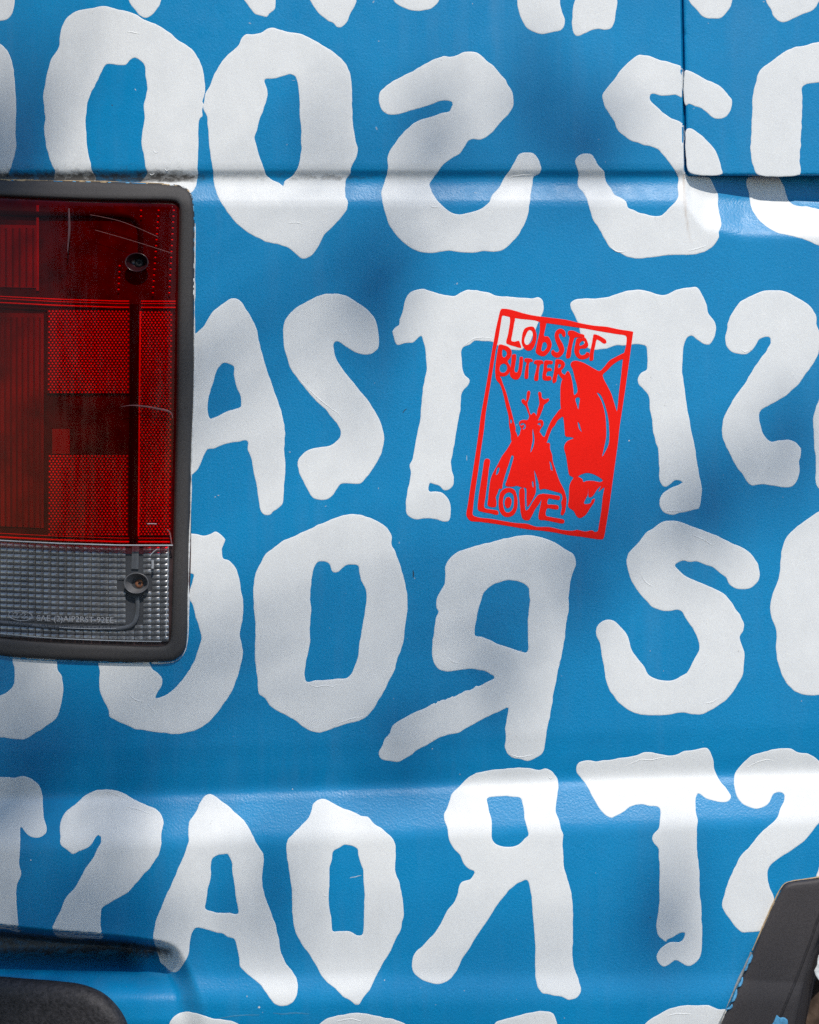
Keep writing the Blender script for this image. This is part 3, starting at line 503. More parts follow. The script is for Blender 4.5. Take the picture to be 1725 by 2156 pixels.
# ridges left by the brush in the thick paint
def tube(name, path, r, mat, parent, Ff, off=0.2, taper=True, sides=5):
    P = spline(path, 3.0, 0.5, closed=False)
    c = to_world(P[:, 0], P[:, 1], Ff(P[:, 0], P[:, 1]) - off * 0.001)
    tg = np.gradient(c, axis=0); tg /= np.maximum(np.linalg.norm(tg, axis=1), 1e-9)[:, None]
    up_ = np.array([0, -1.0, 0]); V = []; Fc = []; n = len(c)
    for k in range(n):
        b = np.cross(tg[k], up_); b /= np.linalg.norm(b) + 1e-9; u = np.cross(b, tg[k])
        rr = r * SC * (math.sin(math.pi * (k + 0.6) / (n + 0.2)) ** 0.5 if taper else 1)
        for s in range(sides):
            a_ = 2 * math.pi * s / sides
            V.append(c[k] + rr * (math.cos(a_) * b + 0.6 * math.sin(a_) * u))
    for k in range(n - 1):
        for s in range(sides):
            Fc.append((k * sides + s, k * sides + (s + 1) % sides, (k + 1) * sides + (s + 1) % sides, (k + 1) * sides + s))
    return mesh(name, V, Fc, mat, parent)

for key, k, pts in [
    ('2b', 5, [(150, 655), (200, 710), (270, 775), (340, 835), (390, 870), (425, 905), (440, 945), (450, 975)]),
    ('3b', 7, [(815, 1105), (850, 1140), (880, 1152), (910, 1155)]), ('3b', 7, [(930, 1170), (960, 1205), (980, 1230)]),
    ('3c', 8, [(215, 1038), (270, 1062), (330, 1052), (380, 1060), (420, 1040)]), ('3c', 8, [(395, 1298), (470, 1272), (540, 1254), (580, 1250)]),
    ('1d', 2, [(990, 1290), (1005, 1305), (1040, 1308)]), ('1d', 2, [(1480, 1150), (1500, 1120), (1540, 1108), (1640, 1106)]),
    ('1e', 3, [(410, 1560), (450, 1590), (490, 1592), (510, 1582)]), ('1e', 3, [(900, 1585), (960, 1570), (1010, 1550)]),
    ('4f', 12, [(500, 95), (560, 70), (610, 52), (660, 60), (720, 45), (800, 30)]), ('4g', 12, [(1270, 105), (1340, 70), (1400, 55), (1440, 65)]),
    ('4b', 10, [(660, 262), (700, 262), (740, 280), (790, 296)]), ('4b', 10, [(790, 350), (870, 370), (950, 400)]),
    ('2c', 5, [(1205, 458), (1270, 415), (1330, 408), (1388, 413)]),
    ('1b', 1, [(965, 945), (980, 966), (1000, 962)]), ('1b', 1, [(1040, 1065), (1055, 1080), (1070, 1066)]), ('1b', 1, [(945, 1095), (960, 1105), (977, 1095)]),
    ('1b', 1, [(800, 195), (840, 205), (885, 210)]), ('4d', 11, [(320, 905), (330, 920), (345, 915)]),
    ('1c', 2, [(90, 1410), (140, 1405), (190, 1415)]), ('3d', 8, [(1110, 880), (1140, 905), (1180, 910)]), ('3d', 8, [(1500, 1490), (1560, 1505), (1640, 1490)]),
    ('3e', 9, [(600, 345), (630, 400), (680, 430)]), ('3e', 9, [(920, 100), (990, 130), (1060, 170)]), ('2e', 6, [(1235, 485), (1255, 498), (1280, 490)]),
    ('3e', 9, [(1010, 1165), (1060, 1155), (1090, 1135)]), ('5d', 12, [(760, 1680), (830, 1660), (920, 1665)]), ('5b', 11, [(400, 1712), (480, 1695), (560, 1708)]),
    ('2d', 6, [(760, 1505), (830, 1500), (880, 1500)]), ('4e', 12, [(40, 165), (30, 175), (15, 165)])]:
    tube('brush_ridge', T(k, *pts), 1.3, M_WHITE, letters[key], F_body, 0.16)

# scratches and scuffs in the blue
M_SCRATCH = simple('scratch', (0.45, 0.55, 0.62), 0.6, 0.3, 200, 0.2, 0)
M_DARKMARK = simple('dark_mark', (0.03, 0.06, 0.09), 0.6, 0.3, 200, 0.2, 0)
def scratch(path, w, mat):
    P = spline(path, 2.0, 0.3, closed=False); n = len(P); tg = np.gradient(P, axis=0); tg /= np.linalg.norm(tg, axis=1)[:, None]; nm = np.stack([-tg[:, 1], tg[:, 0]], 1)
    ww = w * np.sin(np.linspace(0.25, math.pi - 0.25, n)); V = np.concatenate([to_world(q[:, 0], q[:, 1], F_body(q[:, 0], q[:, 1]) - 0.00012) for q in (P + nm * ww[:, None] / 2, P - nm * ww[:, None] / 2)])
    mesh('scratch', V, [(k, k + 1, n + k + 1, n + k) for k in range(n - 1)], mat, van)
scratch(T(11, (485, 803), (525, 794), (560, 785)), 1.6, M_SCRATCH)
scratch(T(4, (1355, 1416), (1364, 1411)), 2.2, M_SCRATCH); scratch(T(4, (1374, 1405), (1386, 1404)), 2.2, M_SCRATCH)
scratch(T(8, (884, 325), (887, 350), (886, 372)), 2.6, M_DARKMARK); scratch(T(8, (892, 372), (897, 380)), 2.0, M_SCRATCH)
scratch(T(5, (820, 885), (830, 868), (845, 858)), 1.6, M_DARKMARK); scratch(T(5, (1224, 1150), (1226, 1185)), 1.2, M_SCRATCH)
scratch(T(1, (852, 560), (860, 570)), 2.2, M_SCRATCH); scratch(T(1, (705, 660), (712, 668)), 2.2, M_DARKMARK)
scratch(T(11, (0, 1655), (60, 1662), (130, 1655), (230, 1662)), 3.0, simple('dull_scuff', (0.05, 0.26, 0.47), 0.6, 0.3, 200, 0.2, 0))
scratch(T(10, (1380, 1690), (1500, 1672), (1640, 1668)), 2.2, simple('dull_scuff_2', (0.06, 0.28, 0.48), 0.6, 0.3, 200, 0.2, 0))
scratch(T(12, (655, 1050), (662, 1056)), 2.4, M_DARKMARK); scratch(T(3, (1092, 770), (1098, 785)), 2.6, M_SCRATCH)
for cx, cy, r in ((1150 + 525 / 3, 575 + 1058 / 3, 1.6), (1637 / 3, 1581.25 + 1620 / 3, 2.4), (575 + 705 / 3, 1581.25 + 1450 / 3, 1.2), (575 + 1007 / 3, 1092.5 + 1452 / 3, 1.2), (575 + 123 / 3, 1581.25 + 242 / 3, 1.2), (195 / 3, 1581.25 + 690 / 3, 1.3)):
    scratch([(cx - r, cy), (cx, cy - .1), (cx + r, cy)], 2 * r, M_CHIP_WHITE)

# ------------------------------------------------------------------ tail light
tail = fill('tail_light', [spline([(-190, 420), (0, 388), (233, 392), (350, 395), (395, 420), (400, 800), (388, 1340), (360, 1384), (0, 1370), (-190, 1330)], 20)], [], F_body, [(0, 0.4), (10, 0.7)], M_HOUSING, van, 14)
tail['label'] = 'tall tail light with red upper lens, clear reversing lens and black rubber surround'
BZ_OUT = spline([(-195, 372), (-80, 376), (0, 378.5), (110, 380), (233, 383), (310, 385), (350, 387), (378, 390), (394, 397), (404, 410), (408, 430), (410, 467), (409, 575), (408, 700), (408, 808), (403, 942), (400, 1075), (398, 1126), (396, 1200), (395, 1292), (393.5, 1340), (391, 1362), (382, 1379), (363, 1391), (330, 1394), (300, 1394.5), (167, 1391), (33, 1384), (0, 1380), (-80, 1368), (-195, 1345)], 6)
LENS = spline([(-180, 405), (-80, 409), (0, 413), (100, 417.5), (200, 421), (300, 422.5), (350, 423), (368, 425), (375, 430), (377.5, 440), (376.5, 540), (375, 642), (373.5, 760), (372, 875), (369.5, 980), (367, 1075), (366, 1126), (364, 1200), (362, 1259), (359.5, 1330), (357.5, 1347), (351, 1356.5), (340, 1359), (233, 1357), (100, 1351), (0, 1342), (-80, 1331), (-180, 1312)], 5)
M_B = spline([(p[0], p[1]) for p in LENS[::3]], 6)
fill('bezel', [BZ_OUT], [LENS], F_body, [(0, 0.1), (0.8, 2.0), (2.5, 4.0), (6, 5.2), (12, 5.6), (16, 5.6)], M_BEZEL, tail, 9)

def lens_split(y_at):   # y of the moulded joints between lens colours, following the lens's droop
    return lambda x: y_at + np.interp(x, [-180, 0, 120, 250, 400], [-26, -10, -4, 0, 0.5])
J1, J2 = lens_split(634), lens_split(1146)
xl = np.linspace(-185, 385, 60)
red_poly = np.concatenate([np.stack([xl, np.full(60, 380.)], 1), np.stack([xl[::-1], J2(xl[::-1])], 1)])
clr_poly = np.concatenate([np.stack([xl, J2(xl) + 1.2], 1), np.stack([xl[::-1], np.full(60, 1400.)], 1)])
def ell(cx, cy, rx, ry, n=40): 
    t = np.linspace(0, 2 * math.pi, n, endpoint=False); return np.stack([cx + rx * np.cos(t), cy + ry * np.sin(t)], 1)
W1, W2 = (288, 552, 23.5, 19), (287, 1228, 25, 21)
LENS_PROF = [(0, 0.3), (1.0, 3.0), (3, 5.2), (6, 7.0), (10, 8.2), (14, 8.8), (19, 9.0)]
def lens_piece(name, poly, well, mat):
    # clip the lens outline by the piece with the exclusion test
    class P: pass
    other = well
    loops_keep = [LENS]
    pts = LENS[inside(poly, LENS)]
    if name == 'red_lens':
        i0 = np.argmin(np.abs(LENS[:, 1] - J2(LENS[:, 0])) + (LENS[:, 0] < 100) * 1e3)
        right = LENS[:i0 + 1]; jx = np.linspace(LENS[i0, 0], -180, 70)
        out = np.concatenate([right, np.stack([jx, J2(jx)], 1)[1:]])
    else:
        i0 = np.argmin(np.abs(LENS[:, 1] - J2(LENS[:, 0])) + (LENS[:, 0] < 100) * 1e3)
        rest = LENS[i0 + 1:]; rest = rest[rest[:, 0] > -179.5]
        rest = rest[rest[:, 1] > J2(rest[:, 0]) + 3]
        jx = np.linspace(-180, LENS[i0, 0], 70)
        out = np.concatenate([np.stack([jx, J2(jx) + 1.0], 1), rest])
    return fill(name, [out], [ell(*well)], F_body, LENS_PROF, mat, tail, 10, dist_loops=[LENS])
lens_piece('red_lens', red_poly, W1, M_LENS_RED)
lens_piece('clear_lens', clr_poly, W2, M_LENS_CLEAR)

# light coloured moulded joint between the red and the clear lens
def strip(name, path, w, off, mat, parent, Ff=F_body, step=4, jit=0.0, wv=None, thick=0.5):
    P = spline(path, step, jit, closed=False); n = len(P)
    tg = np.gradient(P, axis=0); tg /= np.maximum(np.linalg.norm(tg, axis=1), 1e-9)[:, None]; nm = np.stack([-tg[:, 1], tg[:, 0]], 1)
    ww = np.full(n, w) if wv is None else wv(n)
    rows = [(-0.5, 0), (-0.4, thick), (0.4, thick), (0.5, 0)]; V = []; Fc = []
    for a_, h in rows:
        q = P + nm * (ww * a_)[:, None]
        V.append(to_world(q[:, 0], q[:, 1], Ff(q[:, 0], q[:, 1]) - (off + h) * 0.001))
    V = np.concatenate(V)
    for r in range(3):
        for k in range(n - 1):
            Fc.append((r * n + k, r * n + k + 1, (r + 1) * n + k + 1, (r + 1) * n + k))
    return mesh(name, V, Fc, mat, parent)
jx = np.linspace(-170, 364, 30)
strip('lens_joint', list(zip(jx, J2(jx) + 2.0)), 3.0, 8.7, M_CLEAR_EDGE, tail)

# what shows through the red lens
def plate(name, quad, off, mat, step=10): return fill(name, [spline(quad, 8) if len(quad) > 4 else np.array([p for k in range(4) for p in [np.array(quad[k]) + (np.array(quad[(k + 1) % 4]) - np.array(quad[k])) * t for t in np.linspace(0, 1, 12, endpoint=False)]])], [], F_body, [(0, off), (3, off)], mat, tail, step)
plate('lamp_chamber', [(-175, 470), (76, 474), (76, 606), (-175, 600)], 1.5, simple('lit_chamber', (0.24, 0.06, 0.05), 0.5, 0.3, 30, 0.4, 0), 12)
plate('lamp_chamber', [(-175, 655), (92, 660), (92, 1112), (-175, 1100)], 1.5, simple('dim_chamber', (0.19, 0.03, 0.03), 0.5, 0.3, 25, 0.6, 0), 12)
plate('lamp_chamber', [(110, 903), (147, 903), (147, 956), (110, 956)], 1.9, simple('brown_chamber', (0.22, 0.075, 0.06), 0.5, 0.3, 30, 0.3, 0), 12)
for bx in np.linspace(-160, 84, 21):
    strip('lamp_rib', [(bx, 668), (bx, 880), (bx + 1, 1106)], 4.0, 1.7, M_REFLEX_BASE, tail, thick=1.2)
for bx in np.linspace(-160, 70, 17):
    strip('lamp_rib', [(bx, 480), (bx, 540), (bx, 600)], 4.0, 1.7, M_REFLEX_BASE, tail, thick=1.0)
strip('amber_strip', [(79, 432), (79, 520), (79, 612)], 6, 2.0, simple('amber_plastic', (0.30, 0.20, 0.04), 0.5, 0.3, 30, 0.3, 0), tail, thick=0.6)
strip('lamp_gasket', [(-170, 436), (0, 448), (130, 451), (250, 452), (280, 458), (293, 472), (296, 500), (296, 535)], 11, 3.2, M_GASKET, tail)
strip('lamp_gasket', [(283, 640), (282, 800), (280, 1000), (279, 1135)], 18, 3.4, M_GASKET, tail, thick=0.9)

def domes(name, rect, sx, sy, r, h, off, mat, hexa=True, sides=6, skew=0.0):
    """Reflex prisms: a field of tiny pyramids, too small to pick apart."""
    V = []; Fc = []; x0, y0, x1, y1 = rect; row = 0; y = y0 + sy / 2
    C = []
    while y < y1:
        xs_ = np.arange(x0 + sx / 2 + (sx / 2 if hexa and row % 2 else 0), x1 - sx * 0.3, sx)
        for x in xs_: C.append((x - (y - y0) * skew, y))
        y += sy; row += 1
    C = np.array(C)
    a_ = np.linspace(0, 2 * math.pi, sides, endpoint=False)
    for lev, (rr, hh) in enumerate(((1.0, 0.0), (0.62, 0.72))):
        q = C[:, None] + np.stack([np.cos(a_), np.sin(a_)], 1)[None] * r * rr
        V.append(to_world(q[..., 0], q[..., 1], F_body(q[..., 0], q[..., 1]) - (off + h * hh) * 0.001))
    top = to_world(C[:, 0], C[:, 1], F_body(C[:, 0], C[:, 1]) - (off + h) * 0.001)
    n = len(C); VV = np.concatenate([V[0].reshape(-1, 3), V[1].reshape(-1, 3), top])
    for k in range(n):
        for s in range(sides):
            b0, b1 = k * sides + s, k * sides + (s + 1) % sides; t0, t1 = b0 + n * sides, b1 + n * sides; ap = 2 * n * sides + k
            Fc.append((b0, t0, t1, b1)); Fc.append((t0, ap, t1))
    o = mesh(name, VV, Fc, mat, tail); o['kind'] = 'stuff'; return o
for (x0, y0, x1, y1), sk in (((100, 653, 274, 828), 0.006), ((101, 958, 273, 1129), 0.006), ((294, 655, 365, 1129), 0.008)):
    plate('reflex_reflector', [(x0, y0), (x1, y0), (x1 - (y1 - y0) * sk, y1), (x0 - (y1 - y0) * sk, y1)], 2.2, M_REFLEX_BASE, 12)
    domes('reflex_prisms', (x0, y0, x1, y1), 7.4, 5.5, 2.45, 1.6, 2.25, M_REFLEX, True, 6, sk)
strip('reflex_edge', [(295.5, 655), (294, 800), (292.5, 1000), (291.5, 1129)], 3.5, 3.2, M_EDGE, tail)
for dy, w in ((0, 2.6), (5, 1.6), (13, 2.8)):
    strip('lens_rib', [(x, J1(x) + dy) for x in np.linspace(-170, 272, 20)], w, 4.4, M_EDGE, tail)
    strip('lens_rib', [(x, J1(x) + dy) for x in np.linspace(297, 370, 6)], w, 4.4, M_EDGE, tail)
for dy, w in ((-5, 3.6), (-13, 1.4)):
    strip('lens_rib', [(x, J2(x) + dy) for x in np.linspace(-170, 272, 20)], w, 4.6, M_EDGE, tail)
    strip('lens_rib', [(x, J2(x) + dy) for x in np.linspace(291, 362, 6)], w, 4.6, M_EDGE, tail)
M_GLINT = simple('prism_glint', (0.95, 0.5, 0.42), 0.18, 1.0, 30, 0.1, 0.0)
for cx, ya, yb, lean in ((366, 443, 622, -.055), (334, 443, 622, -.07), (297, 443, 462, 0), (252, 560, 622, -.05)):
    ysd = np.arange(ya, yb, 12.4)
    Vd = []; Fd = []; a_ = np.linspace(0, 2 * math.pi, 6, endpoint=False)
    for k, y in enumerate(ysd):
        x = cx + (y - ya) * lean; b0 = len(Vd)
        for rr, hh in ((2.6, 0), (1.6, .8)):
            for t in a_: Vd.append(to_world(x + rr * math.cos(t), y + rr * .8 * math.sin(t), F_body(x, y) - (3.2 + hh) * .001))
        Vd.append(to_world(x, y, F_body(x, y) - .0043))
        for s in range(6):
            Fd.append((b0 + s, b0 + 6 + s, b0 + 6 + (s + 1) % 6, b0 + (s + 1) % 6)); Fd.append((b0 + 6 + s, b0 + 12, b0 + 6 + (s + 1) % 6))
    o = mesh('prism_column', Vd, Fd, M_GLINT, tail); o['kind'] = 'stuff'

# pillow optics behind the clear lens
Vp = []; Fp = []
colx = [356.0]; 
while colx[-1] > -120: colx.append(colx[-1] - 18.2 * np.interp(colx[-1], [-120, 0, 60, 150, 260], [.62, .76, .84, .94, 1.0]))
colx = np.array(colx)
for ci in range(len(colx) - 1):
    xb, xa = colx[ci], colx[ci + 1]
    for r in range(17):
        ya = 1151 + r * 11.75; yb = ya + 11.75
        if r >= 15: ya += (r - 14) * 0; 
        xm, ym = (xa + xb) / 2, (ya + yb) / 2
        if yb > 1351: continue
        if 274 < xm < 301 and ym < 1318: continue
        if (xm - W2[0]) ** 2 / 34 ** 2 + (ym - W2[1]) ** 2 / 30 ** 2 < 1: continue
        if 1313 < ym < 1325 and xm < 290: continue
        n = 5; b0 = len(Vp); dr = np.interp(xm, [-180, 0, 120, 250, 400], [-26, -10, -4, 0, 0.5])
        for jy in range(n):
            for ix in range(n):
                u, v = ix / (n - 1), jy / (n - 1)
                x = xa + (xb - xa) * (0.04 + 0.92 * u); y = ya + (yb - ya) * (0.05 + 0.9 * v) + dr
                h = 1.15 * (1 - (2 * u - 1) ** 2 * .8) * (1 - (2 * v - 1) ** 2 * .9)
                Vp.append(to_world(x, y, F_body(x, y) - (3.0 + h) * .001))
        for jy in range(n - 1):
            for ix in range(n - 1):
                q = b0 + jy * n + ix; Fp.append((q, q + n, q + n + 1, q + 1))
plate('lens_backing', [(-175, 1140), (358, 1156), (352, 1352), (-175, 1300)], 2.4, simple('clear_backing', (0.06, 0.062, 0.068), 0.4, 0.4, 30, 0.3, 0), 14)
o = mesh('lens_pillows', Vp, Fp, M_PILLOW, tail); o['kind'] = 'stuff'
M_CHAN = simple('clear_channel', (0.10, 0.105, 0.115), 0.3, 0.5, 40, 0.25, 0)
strip('lens_channel', [(286, 1150), (285, 1170), (284, 1198)], 15, 3.5, M_CHAN, tail)
strip('lens_channel', [(289, 1258), (290, 1280), (287, 1302), (278, 1316), (255, 1323), (200, 1323), (120, 1321), (40, 1314), (-60, 1304), (-170, 1284)], 9, 3.5, M_CHAN, tail, thick=1.0)
strip('lens_scratch_line', [(125, 1321.5), (190, 1324), (245, 1324)], 1.2, 5.0, M_CLEAR_EDGE, tail)
strip('lens_rim', [(340, 1351), (233, 1349), (100, 1343), (0, 1334), (-80, 1323), (-170, 1303)], 2.0, 5.5, M_CLEAR_EDGE, tail)
strip('lens_rim', [(354, 1150), (353, 1220), (351, 1290), (349, 1345)], 1.8, 5.5, M_CLEAR_EDGE, tail)

# scuffs and hairline scratches on the red lens, plus a painted sheen line
M_SCUFF = simple('lens_scuff_sheen', (0.20, 0.075, 0.075), 0.5, 0.3, 200, 0.3, 0)
strip('lens_scuff_sheen', [(254, 856.5), (275, 853.5), (300, 855), (330, 860), (352, 865), (361, 870), (363, 880)], 3.2, 9.05, M_SCUFF, tail, wv=lambda n: np.interp(np.linspace(0, 1, n), [0, .3, .8, 1], [0.6, 3.2, 4.2, 1.5]), thick=0.12)
strip('lens_scuff_sheen', [(145, 438), (146, 480), (142, 530)], 4, 9.05, simple('lens_sheen_line', (0.085, 0.04, 0.045), 0.5, 0.3, 200, 0.3, 0), tail, wv=lambda n: np.interp(np.linspace(0, 1, n), [0, .5, 1], [2.5, 5, 1.0]), thick=0.1)  # upright sheen on the lens, painted as a thin strip
for sc in ([(190, 452), (255, 466), (333, 499)], [(200, 484), (280, 507), (362, 533)]):
    strip('lens_scratch', sc, 0.8, 9.05, M_SCUFF, tail, thick=0.08)
strip('lens_scratch', [(310, 1103), (320, 1102.6), (330, 1103.2)], 1.4, 9.05, M_CLEAR_EDGE, tail, thick=0.1)
strip('lens_scratch', [(316, 1170), (322, 1163), (331, 1156)], 1.6, 9.05, M_CLEAR_EDGE, tail, thick=0.1)
strip('lens_scratch', [(321, 1179), (322, 1188), (321, 1197)], 5, 9.05, M_TEXT, tail, thick=0.08)
strip('lens_scratch', [(352, 1115), (357, 1120), (360, 1135), (362, 1146)], 2.5, 8.9, M_SCUFF, tail, thick=0.15, wv=ragged(2.2) if 'ragged' in globals() else None)

# screw wells: a cup through the lens with a screw at its bottom
def well(w, matw, shift):
    cx, cy, rx, ry = w; n = 40; t = np.linspace(0, 2 * math.pi, n, endpoint=False); V = []; Fc = []
    prof = [(1.06, 8.9, 0), (1.04, 9.3, 0), (1.0, 9.4, 0), (0.96, 9.0, 0), (0.88, 6.6, .15), (0.62, 2.6, .7), (0.46, 0.9, 1), (0.0, 0.9, 1)]
    f0 = float(F_body(cx, cy))
    for r, h, sh in prof:
        x = cx + sh * shift + rx * r * np.cos(t); y = cy + ry * r * np.sin(t)
        V.append(to_world(x, y, np.full(n, 0) + F_body(x, y) - h * .001))
    V = np.concatenate(V)
    for r in range(len(prof) - 1):
        for s in range(n): Fc.append((r * n + s, (r + 1) * n + s, (r + 1) * n + (s + 1) % n, r * n + (s + 1) % n))
    o = mesh('screw_well', V, Fc, matw, tail)
    V = []; Fc = []; n = 16; t = np.linspace(0, 2 * math.pi, n, endpoint=False)
    prof = [(9.5, 1.0), (9.0, 2.6), (6.5, 3.3), (3.6, 3.4), (3.3, 2.0), (0.01, 2.0)]
    for r, h in prof:
        x = cx + shift + r * np.cos(t); y = cy + 1 + r * np.sin(t)
        V.append(to_world(x, y, np.full(n, F_body(cx + shift, cy)) - h * .001))
    V = np.concatenate(V)
    for r in range(len(prof) - 1):
        for s in range(n): Fc.append((r * n + s, (r + 1) * n + s, (r + 1) * n + (s + 1) % n, r * n + (s + 1) % n))
    mesh('screw', V, Fc, M_SCREW if w is W2 else M_GASKET, tail, smooth=False)
well(W1, M_WELL_RED, 5); well(W2, M_WELL, 7)

# moulded writing in the clear lens
def text_on_lens(body, x0, x1, y_base, tilt, squash=1.0, shear=0.0):
    cu = bpy.data.curves.new('lens_writing', 'FONT'); cu.body = body; cu.resolution_u = 3; cu.shear = shear
    to = bpy.data.objects.new('tmp', cu); col.objects.link(to)
    dg = bpy.context.evaluated_depsgraph_get(); me = bpy.data.meshes.new_from_object(to.evaluated_get(dg))
    bpy.data.objects.remove(to)
    v = np.array([p.co[:] for p in me.vertices]); fc = [tuple(p.vertices) for p in me.polygons]; bpy.data.meshes.remove(me)
    v[:, 0] -= v[:, 0].min(); s = (x1 - x0) / v[:, 0].max()
    px = x0 + v[:, 0] * s; py = y_base - v[:, 1] * s * squash + (px - x0) * tilt
    Wt = to_world(px, py, F_body(px, py) - 0.00915)
    return mesh('lens_writing', Wt, fc, M_TEXT, tail, smooth=False)
text_on_lens('SAE-(2)AIP2RST-92EE', 78, 239, 1307, 0.030, 0.95)
oval = [(43 + 25 * math.cos(t), 1296.5 + 10.5 * math.sin(t) + 2 * math.cos(t)) for t in np.linspace(0, 2 * math.pi, 40)]
strip('lens_emblem', oval, 1.5, 9.1, M_TEXT, tail, thick=0.3)
strip('lens_emblem', [(30, 1300), (26, 1296), (30, 1291), (37, 1292), (34, 1297), (31, 1300), (38, 1301), (42, 1296), (48, 1292), (54, 1293), (50, 1297), (44, 1299), (51, 1302), (58, 1300), (62, 1303)], 1.2, 9.1, M_TEXT, tail, thick=0.3)

# ragged paint where the surround was painted up to
def chip(name, P, off, mat, parent, Ff=F_body):
    return fill(name, [spline(P, 1.6, 0.35)], [], Ff, [(0, off - 0.15), (0.8, off)], mat, parent, 3, fine=False)
rr = np.random.default_rng(3)
def edge_chips(path, n, wmax, lmax, off, mats, inward):
    P = spline(path, 1.0, 0, closed=False); tg = np.gradient(P, axis=0); tg /= np.linalg.norm(tg, axis=1)[:, None]; nm = np.stack([-tg[:, 1], tg[:, 0]], 1)
    for k in range(n):
        c = rr.integers(3, len(P) - 3); L_ = rr.uniform(3, lmax); wd = rr.uniform(0.8, wmax); m = mats[rr.integers(len(mats))]
        pts = []
        for t in np.linspace(0, 2 * math.pi, 8, endpoint=False):
            pts.append(P[c] + tg[c] * L_ * math.cos(t) * rr.uniform(.7, 1.2) + nm[c] * (inward + wd * math.sin(t) * rr.uniform(.6, 1.3)))
        chip('paint_chip', pts, off, m, tail)
edge_chips([(395, 399), (404, 412), (409, 440), (410, 520), (409, 620)], 14, 1.3, 9, 3.3, [M_CHIP_WHITE, M_CHIP_BLUE, M_BLUE], 1.2)
edge_chips([(345, 386), (378, 389), (394, 396), (402, 404)], 12, 1.7, 9, 4.2, [M_CHIP_WHITE, M_CHIP_WHITE, M_SEALANT, M_BEZEL], 1.8)
edge_chips([(20, 379), (120, 380.5), (235, 383), (345, 386.5)], 14, 1.0, 12, 3.0, [M_CHIP_BLUE, M_BLUE, M_SEALANT], 0.8)
edge_chips([(392, 1368), (370, 1389), (330, 1394), (167, 1391), (33, 1384)], 14, 1.0, 12, 1.6, [M_BLUE, M_CHIP_BLUE, M_CHIP_WHITE], -0.6)
def ragged(base):
    return lambda n: np.clip(base + np.convolve(rr.normal(size=n + 8), np.ones(9) / 9, 'valid') * base * 1.3, 0.5, 6)
strip('bare_edge', [(411, 470), (410.2, 575), (409.5, 700), (409, 808), (404.5, 942), (401.5, 1075), (399.5, 1126), (397.5, 1200), (396.5, 1292), (395, 1345), (390, 1370), (380, 1385), (364, 1394), (320, 1396)], 2.4, 0.5, M_CHIP_WHITE, tail, wv=ragged(2.4), thick=0.3)
strip('bare_edge', [(300, 1396.5), (167, 1393), (33, 1386), (-80, 1372)], 2.0, 0.5, M_CHIP_BLUE, tail, wv=ragged(1.8), thick=0.3)
strip('bare_edge', [(-60, 376), (60, 379), (233, 382), (345, 386)], 1.6, 0.8, M_SEALANT, tail, wv=ragged(1.6), thick=0.3)

# ------------------------------------------------------------------ wheel arch trim, wheel and bumper end
arch_out = spline(Z3((2600, 20), (2100, 130), (1725, 228), (1560, 252), (1400, 272), (1330, 290), (1285, 320), (1250, 370), (1220, 430), (1165, 535), (1060, 760), (960, 990), (890, 1150), (810, 1340), (740, 1500), (640, 1720), (560, 1900), (480, 2075), (400, 2280), (330, 2600), (300, 3200), (1150, 3200), (1330, 2500), (1430, 2075), (1560, 1500), (1660, 1160), (1780, 900), (2100, 620), (2600, 420)), 5)
arch = fill('wheel_arch_trim', [arch_out], [], lambda x, y: np.minimum(F_body(x, y), -0.012), [(0, -3), (0.6, 2), (2, 4.2), (5, 5.6), (10, 6.2)], M_TRIM, van, 12)
# inner face of the arch turning into the wheel well
lip_a = spline(Z3((300 + 850, 3200), (1330, 2500), (1430, 2075), (1560, 1500), (1660, 1160), (1780, 900), (2100, 620), (2600, 420)), 8, closed=False)
V = []; nL = len(lip_a)
for k, (dx, dep) in enumerate(((-1.5, -0.0105), (4, -0.006), (14, 0.012), (20, 0.05), (24, 0.12))):
    V.append(to_world(lip_a[:, 0] + dx, lip_a[:, 1] + dx * 0.25, np.full(nL, dep)))
Fc = [(r * nL + k, r * nL + k + 1, (r + 1) * nL + k + 1, (r + 1) * nL + k) for r in range(4) for k in range(nL - 1)]
mesh('arch_lip', np.concatenate(V), Fc, M_TRIM, arch)
# raised bead along the trim
strip('trim_bead', Z3((1900, 400), (1725, 720), (1640, 960), (1560, 1180), (1440, 1500), (1340, 1740), (1260, 1930), (1190, 2100), (1080, 2500)), 7, 5.4, simple('trim_bead', (0.03, 0.026, 0.027), 0.5, 0.4), arch, Ff=lambda x, y: np.minimum(F_body(x, y), -0.012), thick=1.1)
strip('sealant_bead', Z3((2100, 115), (1725, 213), (1560, 240), (1400, 262), (1300, 292), (1240, 360), (1150, 540), (1060, 735), (960, 965), (880, 1145)), 2.6, 0.6, M_SEALANT, arch, thick=1.0, wv=ragged(2.2))
strip('sealant_bead', Z3((870, 1165), (780, 1370), (690, 1560), (590, 1790), (500, 1990), (440, 2140)), 4, 0.4, simple('grey_filler', (0.30, 0.33, 0.35), 0.6, 0.3), arch, thick=0.8, wv=ragged(4))
FA = lambda x, y: np.minimum(F_body(x, y), -0.012)
